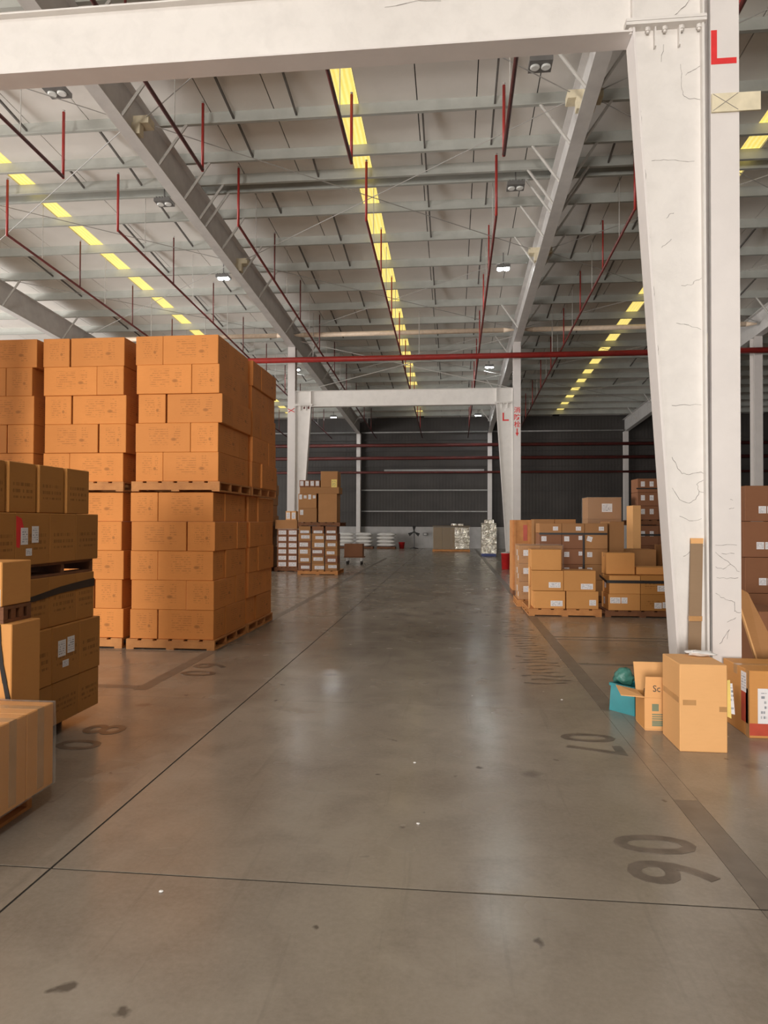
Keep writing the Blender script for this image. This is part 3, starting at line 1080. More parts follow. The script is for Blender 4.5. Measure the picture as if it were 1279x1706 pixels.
tag(mb.build('hanging_strap', M['black']), 'loose black strap hanging down the carton at left edge', 'strap')

# --- low film-wrapped load, nearest left
pallet(-3.10, -2.34, 2.75, 3.60, 0, 'pallet under the low film wrapped load, nearest left', 'wood', .118)
load = thing('wrapped_load', 'low film wrapped load of taped tan cartons, nearest left', 'wrapped load')
for i, (a, b) in enumerate(((2.72, 3.17), (3.175, 3.40), (3.405, 3.645))):
    o = carton(-2.92, -2.245, a, b, .12, .575, 'plain', 'taped tan carton, %s in the low film wrapped load' % ['nearest', 'middle', 'farthest'][i], 'low film wrapped cartons', load=load)
    tape(o, o['dims'], 'x', wid=.06)
    W_, D_, H_ = o['dims']
    MB().box(W_ / 2, W_ / 2 + .0012, -.03, .03, .02, H_ - .07).build('packing_tape', M['tape'], o)


def film_shell(x0, x1, y0, y1, z0, z1, mat, name, label, amp=.008, seed=0, cat='stretch film', div=14, load=None):
    bm = bmesh.new()
    bmesh.ops.create_cube(bm, size=1)
    bmesh.ops.subdivide_edges(bm, edges=list(bm.edges), cuts=div, use_grid_fill=True)
    w, d, h = x1 - x0, y1 - y0, z1 - z0
    for v in bm.verts:
        c = v.co.copy()
        p = Vector((c.x * w, c.y * d, (c.z + .5) * h))
        nn = noise.noise_vector(Vector((p.x * 6 + seed, p.y * 6, p.z * 9)))
        out = Vector((c.x * 2, c.y * 2, c.z * 2))
        out = Vector([math.copysign(max(0, abs(q) - .6), q) for q in out])
        v.co = p + out.normalized() * (amp + amp * nn.x)
        v.co.z = max(v.co.z, 0)
    me = bpy.data.meshes.new(name)
    bm.to_mesh(me)
    bm.free()
    me.materials.append(mat)
    o = link(name, me, load, ((x0 + x1) / 2, (y0 + y1) / 2, z0))
    return o if load else tag(o, label, cat)


film_shell(-2.925, -2.24, 2.715, 3.65, .122, .58, M['film'], 'stretch_film', 'clear stretch film round the low carton load, nearest left', .006, 1, load=load)

# --- far left labelled cartons beyond the tall stacks
SX, SY = -4.70, 20.30
pallet(SX, -3.46, SY - .02, SY + 1.1, 0, 'pallet under the labelled cartons in front of the far column', 'wood', .12)
colx = [SX + .01, SX + .42, SX + .83, -3.47]
for ci in range(3):
    for r in range(5):
        z0 = .122 + r * .226
        o = carton(colx[ci] + .008, colx[ci + 1] - .012, SY, SY + .5, z0, z0 + .223, 'brown' if (ci + r) % 3 == 0 else 'dull',
                   'labelled carton, %s column, %s row of the far strapped load' % (['first', 'middle', 'aisle-side'][ci], ['bottom', 'second', 'third', 'fourth', 'fifth'][r]), 'labelled cartons of the far load')
        sticker(o, 'f', jit.uniform(-.03, .05), .11 + jit.uniform(-.02, .02), jit.choice((.26, .29, .24)), jit.choice((.10, .12, .09)), o['dims'])
for ci in range(3):
    o = carton(colx[ci] + .02, colx[ci + 1] - .03, SY, SY + .5, 1.254, 1.47, ['dull', 'brown', 'brown'][ci], 'carton on top of the far strapped load, %s column' % ['first', 'middle', 'aisle-side'][ci], 'labelled cartons of the far load')
    sticker(o, 'f', 0, .045, .27, .08, o['dims'])
for x in (SX + .42, SX + .83):
    tag(MB().box(x - .012, x + .004, SY - .006, SY - .002, .13, 1.40).build('load_strap', M['black']), 'black vertical strap, %s, on the far labelled load' % ('first' if x < SX + .6 else 'second'), 'strap')
pallet(SX, -3.40, SY - .01, SY + 1.1, 1.472, 'dark pallet carrying the upper far load', 'wood_dark', .115)
UZ = 1.59
o = carton(SX + .01, SX + .58, SY, SY + .6, UZ, 2.02, 'dull', 'wide carton with one label, bottom left of the upper far load', 'cartons of the upper far load')
sticker(o, 'f', -.18, .30, .10, .15, o['dims'])
o = carton(SX + .01, SX + .57, SY, SY + .6, 2.022, 2.46, 'dull', 'carton with four small labels on the upper far load', 'cartons of the upper far load')
for k in range(4):
    sticker(o, 'f', -.21 + .14 * k, .34, .085, .14 if k % 2 == 0 else .09, o['dims'])
carton(SX + .63, -3.50, SY, SY + .6, UZ, 2.46, 'dull', 'tall plain carton on the aisle side of the upper far load', 'cartons of the upper far load')
carton(SX + .05, -3.44, SY + .0, SY + .62, 2.462, 2.66, 'dull', 'long flat carton lying across the upper far load', 'cartons of the upper far load')
for k in range(4):
    o = carton(SX + .04 + .16 * k, SX + .19 + .16 * k, SY, SY + .3, 2.662, 2.87, 'brown', 'small labelled carton, %s of four on the far load top' % ['first', 'second', 'third', 'fourth'][k], 'small cartons on the far load top')
    sticker(o, 'f', 0, .11, .10, .14, o['dims'])
o = carton(-4.0, -3.48, SY, SY + .55, 2.662, 3.14, 'dull', 'square carton with yellow sheet on top of the far load', 'cartons of the upper far load')
sticker(o, 'f', .15, .11, .17, .24, o['dims'], 'yellow', 'yellow_sheet')
# pallet of small white-labelled cartons left of it
pallet(-5.75, -4.98, 21.5, 22.5, 0, 'black pallet under the white-labelled cartons, behind the tall stacks', 'wood_dark', .13)
for ci in range(2):
    for r in range(6):
        z0 = .132 + r * .205
        x0 = -5.66 + ci * .34
        o = carton(x0, x0 + .325, 21.5, 22.0, z0, z0 + .20, 'brown', 'small carton with white label, %s column, row %s from floor, far left pallet' % (['outer', 'inner'][ci], ['one', 'two', 'three', 'four', 'five', 'six'][r]), 'white-labelled cartons far left')
        sticker(o, 'f', .01, .10, .25, .13, o['dims'])
carton(-5.72, -5.0, 21.48, 22.1, 1.37, 1.66, 'dull', 'wide plain carton lying on the white-labelled cartons', 'far left cartons')
for k in range(2):
    o = carton(-5.38 + k * .18, -5.22 + k * .18, 21.5, 21.8, 1.662, 1.95, 'light', 'pale small carton, %s on the wide far carton' % ['first', 'second'][k], 'far left cartons')
    sticker(o, 'f', 0, .14, .12, .2, o['dims'])
pallet(-7.2, -5.86, 21.3, 22.4, 0, 'pallet under the tall stack half hidden by the corner stack', 'wood_dark', .13)
for r in range(9):
    z0 = .132 + r * .335
    carton(-6.6, -5.82 + .03 * math.sin(r * 2.1), 21.4, 22.2, z0, z0 + .33, 'dull', 'carton, layer %s from the floor, stack half hidden behind the corner' % ['one', 'two', 'three', 'four', 'five', 'six', 'seven', 'eight', 'nine'][r], 'half hidden stack cartons')
# box on a hand cart
o = thing('hand_cart', 'small hand cart with white leg beside the far load', 'cart', (-3.68, 25.3, 0))
MB().box(-.42, .34, 0, .5, .26, .30).build('deck', M['wood_dark'], o)
for sx in (-.3, .24):
    for sy in (.08, .42):
        MB().tube((sx - .02, sy, .07), (sx + .02, sy, .07), .07, 12).build('wheel', M['black'], o)
        MB().box(sx - .03, sx + .03, sy - .03, sy + .03, .1, .26).build('fork', M['white_pl'], o)
carton(-4.08, -3.38, 25.32, 25.75, .302, .78, 'brown', 'brown carton riding on the small hand cart', 'far left cartons')

# --- sacks at the end wall


def sack_mesh(w, d, h, seed):
    bm = bmesh.new()
    bmesh.ops.create_cube(bm, size=1)
    bmesh.ops.subdivide_edges(bm, edges=list(bm.edges), cuts=7, use_grid_fill=True)
    for v in bm.verts:
        x, y, z = v.co.x * 2, v.co.y * 2, v.co.z * 2
        k = (1 - abs(x) ** 4 * .55) * (1 - abs(y) ** 4 * .55)
        nz = noise.noise(Vector((x * 2.2 + seed, y * 2.2, z)))
        v.co = Vector((x * w / 2 * (1 - .10 * z * z), y * d / 2 * (1 - .10 * z * z), h / 2 + z * h / 2 * k + nz * .012 * (1 if z > 0 else 0)))
        v.co.z = max(.0, min(h, v.co.z))
    me = bpy.data.meshes.new('sack')
    bm.to_mesh(me)
    bm.free()
    me.materials.append(M['sack'])
    for p in me.polygons:
        p.use_smooth = True
    return me


sm = [sack_mesh(1.0, .6, .21, s) for s in (0, 5, 9)]
for si, (x, n, nm) in enumerate(((-6.45, 4, 'first'), (-5.35, 4, 'middle'), (-4.0, 4, 'widest, fan-side'))):
    pallet(x - .55, x + .55, 40.55, 41.3, 0, 'low dark pallet under the %s sack pile' % nm, 'wood_dark', .12, group='sack pallets')
    for k in range(n):
        s_ = link('sack', sm[(si + k) % 3], None, (x + jit.uniform(-.03, .03), 40.92, .121 + k * .213))
        s_.scale.x = 1.12 if si == 2 else 1.0
        tag(s_, 'plump white sack, %s of the %s pile at the end wall' % (['lowest', 'second', 'third', 'topmost'][k], nm), 'sack', 'white sacks at the end wall')
# red bucket, fan, socket
o = thing('bucket', 'small red bucket on the floor beside the white sacks', 'bucket', (-3.12, 41.4, 0))
MB().lathe((0, 0, 0), [(.14, 0), (.19, .36), (.205, .36), (.205, .385), (.18, .385), (.13, .03)], 18).build('pail', M['red_mark'], o, True)
mb = MB()
for i in range(8):
    a, b = math.pi * i / 8, math.pi * (i + 1) / 8
    mb.tube((.2 * math.cos(a), 0, .37 + .16 * math.sin(a)), (.2 * math.cos(b), 0, .37 + .16 * math.sin(b)), .008, 5)
mb.build('handle', M['rod'], o)
o = thing('pedestal_fan', 'black pedestal fan standing before the low white wall', 'fan', (-2.35, 41.3, 0))
MB().lathe((0, 0, 0), [(.26, 0), (.26, .03), (.05, .07), (.03, .08)], 18).build('base', M['black'], o)
MB().tube((0, 0, .07), (0, 0, 1.0), .025, 8).build('pole', M['black'], o)
MB().tube((0, -.16, 1.02), (0, .12, 1.02), .07, 10).build('motor', M['black'], o)
for k in range(3):
    a = math.radians(90 + 120 * k)
    ca, sa = math.cos(a), math.sin(a)
    P = lambda r, t, yy: (r * ca - t * sa, yy, 1.02 + r * sa + t * ca)
    MB().hexa([P(.05, -.03, -.19), P(.36, -.12, -.17), P(.36, .10, -.21), P(.05, .03, -.19), P(.05, -.03, -.178), P(.36, -.12, -.158), P(.36, .10, -.198), P(.05, .03, -.178)]).build('blade', M['black'], o)
o = thing('wall_socket_box', 'grey socket box on the low white wall beside the fan', 'socket', (-1.72, YF - .19, .78))
MB().box(-.14, .14, 0, .085, 0, .17).build('case', M['lamp_body'], o)
MB().box(-.09, .09, -.012, 0, .04, .13).build('cover', M['steel_grey'], o)

# --- wrapped crate and silvery load
pallet(-1.12, .92, 37.3, 38.4, 0, 'pallet under the wide film wrapped load at the end wall', 'wood', .12)
load = thing('wrapped_load', 'wide film wrapped brown load standing at the end wall', 'wrapped load')
for k in range(4):
    x0 = -1.08 + k * .49
    carton(x0, x0 + .485, 37.36, 38.3, .122, 1.34, 'olive', 'tall brown carton, %s from left inside the wide wrapped load' % ['first', 'second', 'third', 'fourth'][k], 'cartons of the wide wrapped load', load=load)
film_shell(-1.10, .90, 37.33, 38.33, .124, 1.36, M['film'], 'stretch_film', 'clear film round the wide brown load at the end wall', .02, 4, load=load)
film_shell(.10, .88, 37.31, 37.335, .16, 1.30, M['film_silver'], 'crumpled_film', 'crinkled shiny film gathered on the wide load front', .012, 8, div=10, load=load)
MB().box(-1.13, .93, 37.30, 38.36, 1.385, 1.41).build('cover_sheet', M['olive'], load)
for k in range(2):
    film_shell(-.1 + .36 * k, .2 + .36 * k, 37.5, 37.8, 1.411, 1.52, M['film_silver'], 'film_bundle', 'small crumpled film bundle, %s on the wide load' % ['first', 'second'][k], .01, 3 + k, 'bundle', 6)
o = pallet(1.37, 2.02, 32.4, 33.4, 0, 'blue plastic pallet under the silvery wrapped load', 'blue', .13, name='plastic_pallet', group='plastic pallets')
load = thing('wrapped_load', 'tall silvery film wrapped load at the end of the aisle', 'wrapped load')
film_shell(1.38, 2.02, 32.42, 33.3, .132, 1.55, M['film_silver'], 'wrapped_body', '', .035, 20, '', 16, load)
film_shell(1.50, 1.92, 32.55, 33.2, 1.575, 1.72, M['film_silver'], 'wrapped_top', '', .015, 33, '', 8, load)
o = thing('fire_bucket', 'dark red fire bin at the foot of the far right leg', 'bin', (1.80, 23.65, 0))
MB().lathe((0, 0, 0), [(.13, 0), (.15, .52), (.16, .52), (.16, .55), (.14, .55), (.12, .02)], 18).build('pail', M['red_mark'], o, True)
MB().lathe((0, 0, .55), [(.155, 0), (.155, .02), (.04, .035)], 18).build('lid', M['rod'], o, True)

# --- right hand loads
pallet(1.30, 2.52, 11.88, 13.0, 0, 'pale pallet under the four white-stickered cartons on the right', 'wood', .125)
R1 = [(1.385, 1.915, .127, .425, 'bottom left', (.12, .09)), (1.935, 2.47, .127, .43, 'bottom right', (.17, .11)),
      (1.35, 1.885, .432, .778, 'second row left', (.12, .10)), (1.89, 2.425, .432, .782, 'second row right', (.12, .08)), (1.34, 1.85, .785, 1.14, 'single top', None)]
for x0, x1, z0, z1, nm, st in R1:
    o = carton(x0, x1, 11.9, 12.36, z0, z1, 'plain', 'tan carton, %s of the white-stickered load right of the aisle' % nm, 'stickered cartons right of the aisle')
    if st:
        sticker(o, 'f', st[0], st[1], .20 if 'bottom right' not in nm else .11, .095, o['dims'])
    if nm != 'bottom left':
        tape(o, o['dims'], 'x')
# two rolls of wrapping stood on end at the corner of that load
for k in range(2):
    z0 = .126 + k * .36
    o = thing('cardboard_tube', 'pale upright cardboard tube, %s, at the corner of the stickered load' % ['lower', 'upper'][k], 'tube', (1.335 - .012 + k * -.0, 11.95, z0))
    o.location.x = 1.318
    MB().lathe((0, 0, 0), [(.018, 0), (.018, .35)], 12).build('tube', M['light'], o, True)
pallet(2.58, 3.82, 11.90, 13.0, 0, 'reddish pallet under the black-strapped cartons', 'wood_dark', .11)
R2 = [(2.64, 3.165, .112, .39, 'bottom left', [(-.15, .17, .17), (.0, .17, .10)]), (3.172, 3.70, .112, .39, 'bottom right', [(.02, .09, .12), (.15, .10, .11)]),
      (2.655, 3.165, .392, .70, 'upper left', []), (3.172, 3.69, .392, .705, 'upper right', [(.10, .10, .17)])]
for x0, x1, z0, z1, nm, st in R2:
    o = carton(x0, x1, 11.92, 12.45, z0, z1, 'plain' if 'left' in nm else 'kraft', 'carton, %s of the black-strapped low load' % nm, 'black-strapped low load cartons')
    if 'left' in nm:
        sticker(o, 'l', .05, .14, .10, .12, o['dims'])
    for u, v, w_ in st:
        sticker(o, 'f', u, v, w_, .10, o['dims'])
mb = MB()
mb.box(2.60, 3.72, 11.908, 11.915, .575, .625)
mb.hexa([(2.60, 11.908, .58), (2.607, 11.908, .58), (2.607, 12.45, .64), (2.60, 12.45, .64), (2.60, 11.908, .62), (2.607, 11.908, .62), (2.607, 12.45, .68), (2.60, 12.45, .68)])
tag(mb.build('load_strap', M['black']), 'wide black strap round the low carton load', 'strap')
o = carton(2.65, 3.135, 12.15, 12.5, .71, 1.08, 'plain', 'square carton sitting on the black-strapped low load', 'cartons right of the aisle')
tape(o, o['dims'], 'x')
carton(3.16, 3.82, 12.15, 12.55, .71, .835, 'plain', 'flat carton beside the square carton on the strapped load', 'cartons right of the aisle')
# wrapped load behind the stickered cartons
pallet(1.22, 2.10, 13.15, 14.0, 0, 'pallet under the film wrapped labelled cartons at the lane edge', 'wood', .13)
load = thing('wrapped_load', 'film wrapped load of labelled cartons at the lane edge', 'wrapped load')
for r in range(3):
    for c_ in range(2):
        x0 = 1.25 + c_ * .415
        o = carton(x0, x0 + .41, 13.2, 13.75, .132 + r * .345, .474 + r * .345, 'kraft', 'film wrapped carton, %s %s at the lane edge' % (['lower', 'middle', 'upper'][r], ['outer', 'inner'][c_]), 'film wrapped cartons at the lane edge', load=load)
        if c_ == 0:
            sticker(o, 'f', -.06, .2, .11, .11, o['dims'])
            sticker(o, 'l', .0, .2, .12, .11, o['dims'])
            sticker(o, 'l', -.2, .1, .1, .09, o['dims'])
film_shell(1.243, 2.085, 13.193, 13.757, .134, 1.175, M['film'], 'stretch_film', 'clear film round the labelled cartons at the lane edge', .01, 12, load=load)
# big strapped stack
pallet(1.70, 3.10, 14.0, 15.1, 0, 'pallet under the tall black-strapped dark carton stack', 'wood_dark', .13)
for r in range(4):
    for c_ in range(3):
        x0 = 1.74 + c_ * .452
        o = carton(x0, x0 + .447, 14.02, 14.6, .132 + r * .315, .444 + r * .315, 'brown' if c_ < 2 else 'dull', 'dark strapped carton, %s column, %s row of the lane stack' % (['first', 'middle', 'last'][c_], ['bottom', 'second', 'third', 'fourth'][r]), 'dark strapped cartons')
        sticker(o, 'f', -.13, .2, .10, .10, o['dims'], tilt=.3 if c_ == 2 and r == 3 else 0)
        if c_ == 1:
            sticker(o, 'f', .14, .22, .07, .08, o['dims'])
for c_ in range(3):
    o = carton(1.74 + c_ * .452, 2.187 + c_ * .452, 14.02, 14.6, 1.394, 1.59, 'dull', 'flat carton on the lane stack top, %s column' % ['first', 'middle', 'last'][c_], 'dark strapped cartons')
    sticker(o, 'f', .1, .09, .10, .08, o['dims'])
tag(MB().box(1.74, 3.08, 14.006, 14.014, 1.36, 1.40).build('load_strap', M['black']), 'black horizontal strap round the dark lane stack', 'strap')
tag(MB().box(2.60, 2.635, 14.006, 14.014, .13, 1.355).build('load_strap', M['black']), 'black vertical strap down the dark lane stack', 'strap')
carton(3.13, 3.42, 14.05, 14.9, 0.0, 1.63, 'dull', 'tall narrow tan carton standing beside the dark lane stack', 'cartons right of the aisle')
# plywood crate at the lane edge
o = thing('plywood_crate', 'orange plywood crate with red marks behind the lane edge cartons', 'crate', (1.52, 15.3, 0))
MB().box(-.20, .20, 0, .8, .10, 1.66).build('panel', M['wood'], o)
for x in (-.18, .16):
    MB().box(x, x + .05, -.02, 0, .10, 1.66).build('batten', M['wood'], o)
for x in (-.2, .12):
    MB().box(x, x + .08, 0, .8, 0, .10).build('skid', M['wood_dark'], o)
MB().box(.03, .12, -.004, -.001, 1.2, 1.55).build('red_mark', M['red_box_print'], o)
o = thing('plywood_crate', 'dull plywood crate at the foot of the far column', 'crate', (1.86, 18.6, 0))
MB().box(-.22, .22, 0, .7, .08, 1.25).build('panel', M['wood_dark'], o)
for x in (-.2, .15):
    MB().box(x, x + .05, -.02, 0, .08, 1.25).build('batten', M['wood_dark'], o)
for x in (-.2, .12):
    MB().box(x, x + .08, 0, .7, 0, .08).build('skid', M['wood_dark'], o)
# tops of pale flat loads behind
pallet(1.95, 3.08, 17.3, 18.4, 0, 'pallet under the pale flat cartons behind the lane stack', 'wood_dark', .13)
for k in range(2):
    for r in range(2):
        carton(2.02 + k * .52, 2.53 + k * .52, 17.35, 18.0, .132 + r * .78, .908 + r * .78, 'dull', 'big carton, %s %s behind the dark lane stack' % (['lower', 'upper'][r], ['outer', 'inner'][k]), 'big cartons behind the lane stack')
# film wrapped tower with white label
pallet(3.12, 4.05, 16.6, 17.6, 0, 'pallet under the wrapped tower with the white notice', 'wood_dark', .13)
load = thing('wrapped_load', 'film wrapped tower with a white notice on its top carton', 'wrapped load')
for r in range(4):
    o = carton(3.2, 3.98, 16.62, 17.3, .132 + r * .52, .65 + r * .52, 'dull', 'wrapped tower carton, %s' % ['at the bottom', 'second from floor', 'third from floor', 'at the top with notice'][r], 'wrapped tower cartons', load=load)
    if r == 3:
        sticker(o, 'f', .06, .27, .24, .20, o['dims'])
film_shell(3.193, 3.987, 16.612, 17.31, .134, 2.215, M['film'], 'stretch_film', '', .008, 15, load=load)
# dark tall double load by the big leg
pallet(4.25, 5.35, 16.5, 17.6, 0, 'pallet under the tall dark double load', 'wood_dark', .13)
for lev in range(2):
    for r in range(3):
        for c_ in range(2):
            z0 = (.132 + r * .47) if lev == 0 else (1.68 + r * .325)
            hh = .465 if lev == 0 else .32
            x0 = 4.33 + c_ * .485
            o = carton(x0, x0 + .48, 16.52, 17.1, z0, z0 + hh, 'brown', 'dark carton, %s load, %s row, %s, tall double load' % (['lower', 'upper'][lev], ['bottom', 'middle', 'top'][r], ['lane side', 'leg side'][c_]), 'dark tall double load cartons')
            for u in (-.12, .08):
                sticker(o, 'f', u, hh * .6, .09, .12, o['dims'])
pallet(4.25, 5.35, 16.5, 17.6, 1.545, 'dark pallet between the two dark loads', 'wood_dark', .13)
tag(MB().box(4.30, 5.32, 16.508, 16.515, 1.30, 1.345).build('load_strap', M['black']), 'black strap across the lower dark load', 'strap')
tag(MB().box(4.30, 5.32, 16.508, 16.515, 2.40, 2.43).build('load_strap', M['black']), 'black strap across the upper dark load', 'strap')
carton(4.06, 4.24, 15.9, 16.45, 0, 2.0, 'light', 'narrow yellowish carton standing beside the dark double load', 'cartons right of the aisle')
carton(3.45, 4.2, 14.6, 15.2, 0, 1.05, 'dull', 'low brown carton standing behind the tall narrow one', 'cartons right of the aisle')
carton(4.25, 4.9, 14.2, 14.9, 0, 1.15, 'dull', 'brown carton half hidden by the big leg', 'cartons right of the aisle')
# loads seen beyond the big column
pallet(4.0, 5.2, 9.9, 11.0, 0, 'pallet of the dark load beyond the big column', 'wood_dark', .13)
for r in range(4):
    z0 = .132 + r * .5
    o = carton(4.02 + .03 * (r % 2), 4.56 + .03 * (r % 2), 9.92, 10.6, z0, z0 + .495, 'brown', 'dark carton beyond the big column, %s layer' % ['bottom', 'second', 'third', 'top'][r], 'dark cartons beyond the big column')
    sticker(o, 'f', -.04, .16, .10, .10, o['dims'])
    sticker(o, 'f', .07, .16, .09, .10, o['dims'])
    carton(4.62, 5.16, 9.92, 10.6, z0, z0 + .495, 'brown', 'dark carton beyond the big column, outer side, %s layer' % ['bottom', 'second', 'third', 'top'][r], 'dark cartons beyond the big column')

# ------------------------------------------------------------------ foreground things at the column foot
o = carton(1.585, 1.905, 4.965, 5.36, 0, .61, 'light', 'large bright upright carton standing in front of the big column', 'cartons at the column foot')
dd = o['dims']
MB().box(-dd[0] / 2 + .02, -dd[0] / 2 + .11, -dd[1] / 2 - .0012, -dd[1] / 2, .325, .362).build('packing_tape', M['tape'], o)
MB().box(dd[0] / 2 - .055, dd[0] / 2 - .004, -dd[1] / 2 - .0012, -dd[1] / 2, .285, .32).build('packing_tape', M['tape'], o)
MB().box(-dd[0] / 2 - .0012, -dd[0] / 2, -dd[1] / 2 + .02, dd[1] / 2 - .02, .335, .375).build('packing_tape', M['tape'], o)
# crumpled clear film scrap on top
for nm, mt, x, yy, z, w_, h_ in (('yellow_sheet', 'yellow_plain', dd[0] / 2 + .001, -.15, .235, .042, .26), ('white_sheet', 'paper', dd[0] / 2 + .001, -.10, .25, .085, .21)):
    me = MB().add([(0, 0, .012), (w_, -.004, -.006), (w_, -.001, -.006), (0, .003, .012), (0, 0, h_), (w_ * .8, -.004, h_ + .004), (w_ * .8, -.001, h_ + .004), (0, .003, h_)],
                  [(0, 1, 5, 4), (1, 2, 6, 5), (2, 3, 7, 6), (3, 0, 4, 7), (4, 5, 6, 7), (3, 2, 1, 0)]).mesh(nm, M[mt])
    uvl = me.uv_layers.new(name='UVMap')
    for lo in me.loops:
        c = me.vertices[lo.vertex_index].co
        uvl.data[lo.index].uv = (c.x / w_, c.z / h_)
    link(nm, me, o, (x, yy, z))

# open carton with junk
o = thing('open_carton', 'small open carton of rubbish with lettering, beside the bright carton', 'carton', (1.545, 5.44, 0))
w_, d_, h_ = .31, .26, .25
t = .006
x0, x1 = -.07, -.07 + w_
MB().box(x0 + .004, x1, .002, d_, 0, .008).build('bottom_sheet', M['light'], o)
MB().box(x0, x1, 0, t, .010, h_).build('front_wall', M['light'], o)
MB().box(x0, x1, d_ - t, d_, .010, h_).build('back_wall', M['plain'], o)
MB().box(x0, x0 + t, t, d_ - t, .010, h_).build('side_wall', M['plain'], o)
MB().box(x1 - t, x1, t, d_ - t, .010, h_).build('side_wall', M['plain'], o)
MB().box(x0 + t, x1 - t, t, d_ - t, .010, .016).build('bottom', M['plain'], o)
MB().hexa([(x0, 0, h_ + .001), (x1, 0, h_ + .001), (x1, t, h_ + .001), (x0, t, h_ + .001), (x0 + .004, -.012, h_ + .165), (x1, -.012, h_ + .165), (x1, t - .012, h_ + .165), (x0 + .004, t - .012, h_ + .165)]).build('flap', M['light'], o)
MB().hexa([(x0, d_ - t, h_), (x1, d_ - t, h_), (x1, d_, h_), (x0, d_, h_), (x0 - .01, d_ + .03, h_ + .22), (x1, d_ + .03, h_ + .22), (x1, d_ + .03 + t, h_ + .22), (x0 - .01, d_ + .03 + t, h_ + .22)]).build('flap', M['light'], o)
MB().hexa([(x0, t, h_), (x0, d_ - t, h_), (x0 - .16, d_ - .02, h_ + .035), (x0 - .17, .03, h_ + .005),
           (x0, t, h_ + .006), (x0, d_ - t, h_ + .006), (x0 - .16, d_ - .02, h_ + .041), (x0 - .17, .03, h_ + .011)]).build('flap', M['light'], o)
upright('Sc', .055, .05, M['stencil_dark'], x0 + .06, .30, -.008, o, 'lettering', .004)
MB().box(x0 + .055, x0 + .105, -.0015, -.0004, .15, .205).build('printed_panel', M['label_green'], o)
for k in range(6):
    MB().box(x0 + .055, x0 + .15, -.0015, -.0004,   .035 + k * .017, .044 + k * .017 + (.006 if k < 2 else 0)).build('printed_line', M['label_green'], o)


def blob(name, c, r, mat, seed, label, cat, amp=.35):
    bm = bmesh.new()
    bmesh.ops.create_icosphere(bm, subdivisions=3, radius=1)
    for v in bm.verts:
        k = 1 + amp * noise.noise(v.co * 1.7 + Vector((seed, 0, 0))) + .12 * noise.noise(v.co * 5 + Vector((seed, 3, 0)))
        v.co = Vector((v.co.x * r[0], v.co.y * r[1], v.co.z * r[2])) * k
    me = bpy.data.meshes.new(name)
    bm.to_mesh(me)
    bm.free()
    me.materials.append(mat)
    for p in me.polygons:
        p.use_smooth = True
    return tag(link(name, me, None, c), label, cat)


blob('rubbish_bag', (1.585, 5.575, .255), (.07, .085, .10), M['black'], 4, 'crumpled black bag stuffed in the small open carton', 'bag')
# scrap of plastic on the bright carton
blob('plastic_scrap', (1.82, 5.27, .638), (.095, .055, .017), M['white_pl'], 21, 'crumpled white plastic scrap on the bright carton top', 'scrap', .7)
# teal bin with green bag
o = thing('teal_bin', 'teal plastic bin behind the open carton', 'bin', (1.50, 5.985, 0), math.radians(-49))
mb = MB()


def ring(hx, hy, z):
    return [(-hx, -hy, z), (hx, -hy, z), (hx, hy, z), (-hx, hy, z)]


outer = [ring(.125, .11, 0), ring(.115, .10, .21), ring(.125, .11, .21), ring(.125, .11, .235), ring(.105, .09, .235), ring(.11, .095, .015)]
vs = [q for r_ in outer for q in r_]
fs = [(k * 4 + i, k * 4 + (i + 1) % 4, k * 4 + 4 + (i + 1) % 4, k * 4 + 4 + i) for k in range(5) for i in range(4)] + [(3, 2, 1, 0), (20, 21, 22, 23)]
mb.add(vs, fs).build('tub', M['teal'], o)
for sgn in (-1, 1):
    MB().box(sgn * .126 - (.015 if sgn < 0 else 0), sgn * .126 + (.015 if sgn > 0 else 0), -.04, .04, .18, .20).build('handle', M['teal'], o)
blob('green_bag', (1.445, 5.95, .30), (.085, .075, .07), M['green'], 12, 'shiny green plastic bag puffing out of the teal bin', 'bag', .4)

# big taped carton on the right with papers
o = carton(2.20, 2.80, 5.33, 5.82, 0, .50, 'plain', 'large taped carton with red print and white sheet beside the column', 'cartons at the column foot')
dd = o['dims']
sticker(o, 'f', -.13, .24, .22, .26, dd, name='printed_sheet')
MB().box(-dd[0] / 2, dd[0] / 2, -dd[1] / 2 - .0012, -dd[1] / 2, .02, .11).build('red_print_band', M['red_box_print'], o)
MB().box(-dd[0] / 2 - .0012, -dd[0] / 2, -dd[1] / 2 + .02, -dd[1] / 2 + .14, .10, .36).build('red_print_band', M['red_box_print'], o)
sticker(o, 'l', -.15, .40, .09, .15, dd, name='small_notice')
tape(o, dd, 'x', wid=.07)
MB().box(-dd[0] / 2 - .0012, -dd[0] / 2 + .0, -dd[1] / 2 - .001, -dd[1] / 2 + .06, .0, dd[2]).build('packing_tape', M['tape'], o)
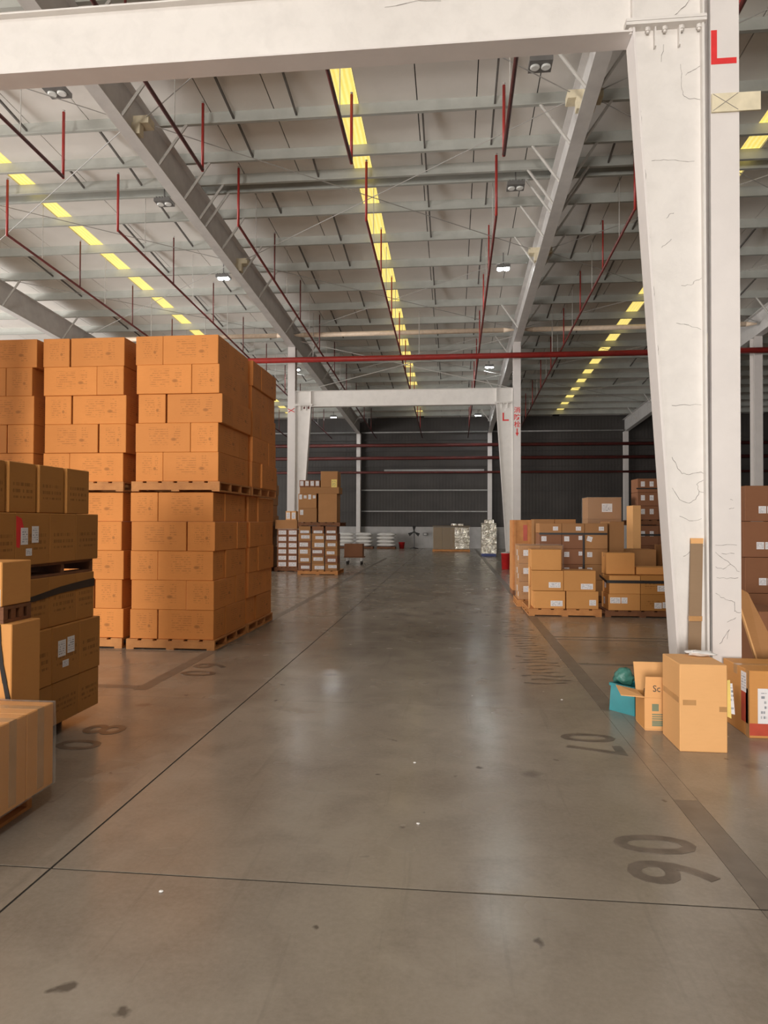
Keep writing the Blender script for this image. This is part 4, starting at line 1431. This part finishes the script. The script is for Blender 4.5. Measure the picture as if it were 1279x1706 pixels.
# folded cardboard strip leaning in the leg
o = thing('cardboard_strip', 'long brown folded cardboard strip leaning inside the tapered leg', 'cardboard', (0, 0, 0))
MB().hexa([(1.91, 5.80, .0), (2.01, 5.80, .0), (2.01, 5.812, .0), (1.91, 5.812, .0), (1.985, 5.93, 1.46), (2.085, 5.93, 1.46), (2.085, 5.945, 1.46), (1.985, 5.945, 1.46)]).build('panel', M['grey_board'], o)
MB().hexa([(1.984, 5.925, 1.43), (2.084, 5.925, 1.43), (2.084, 5.95, 1.43), (1.984, 5.95, 1.43), (1.986, 5.93, 1.475), (2.088, 5.93, 1.475), (2.088, 5.95, 1.475), (1.986, 5.95, 1.475)]).build('folded_end', M['light'], o)
MB().hexa([(1.948, 5.861, .79), (2.052, 5.861, .79), (2.052, 5.884, .79), (1.948, 5.884, .79), (1.950, 5.865, .83), (2.054, 5.865, .83), (2.054, 5.888, .83), (1.950, 5.888, .83)]).build('packing_tape', M['tape'], o)
# board leaning at the right edge
o = thing('leaning_board', 'tan board leaning behind the large taped carton', 'board', (0, 0, 0))
MB().hexa([(2.72, 6.10, 0), (3.0, 6.10, 0), (3.0, 6.13, 0), (2.72, 6.13, 0), (2.50, 6.36, 1.05), (2.62, 6.36, .98), (2.62, 6.39, .98), (2.50, 6.39, 1.05)]).build('panel', M['dull'], o)
MB().hexa([(2.70, 6.098, 0), (2.72, 6.098, 0), (2.72, 6.132, 0), (2.70, 6.132, 0), (2.49, 6.358, 1.05), (2.50, 6.358, 1.05), (2.50, 6.392, 1.05), (2.49, 6.392, 1.05)]).build('edge_strip', M['light'], o)
carton(2.95, 3.6, 6.9, 7.5, 0, .75, 'brown', 'tan carton standing behind the leaning board', 'cartons beyond the big column')
# litter specks on the floor
for x, y, lab in ((-.25, 4.53, 'beside the worn patch'), (-1.25, 2.84, 'below the long joint'), (-.18, 3.62, 'in mid aisle'), (.98, 6.28, 'at the lane strip')):
    blob('paper_scrap', (x, y, .004), (.010, .007, .004), M['white_pl'], x * 9, 'tiny white paper scrap on the floor %s' % lab, 'scrap', .3)
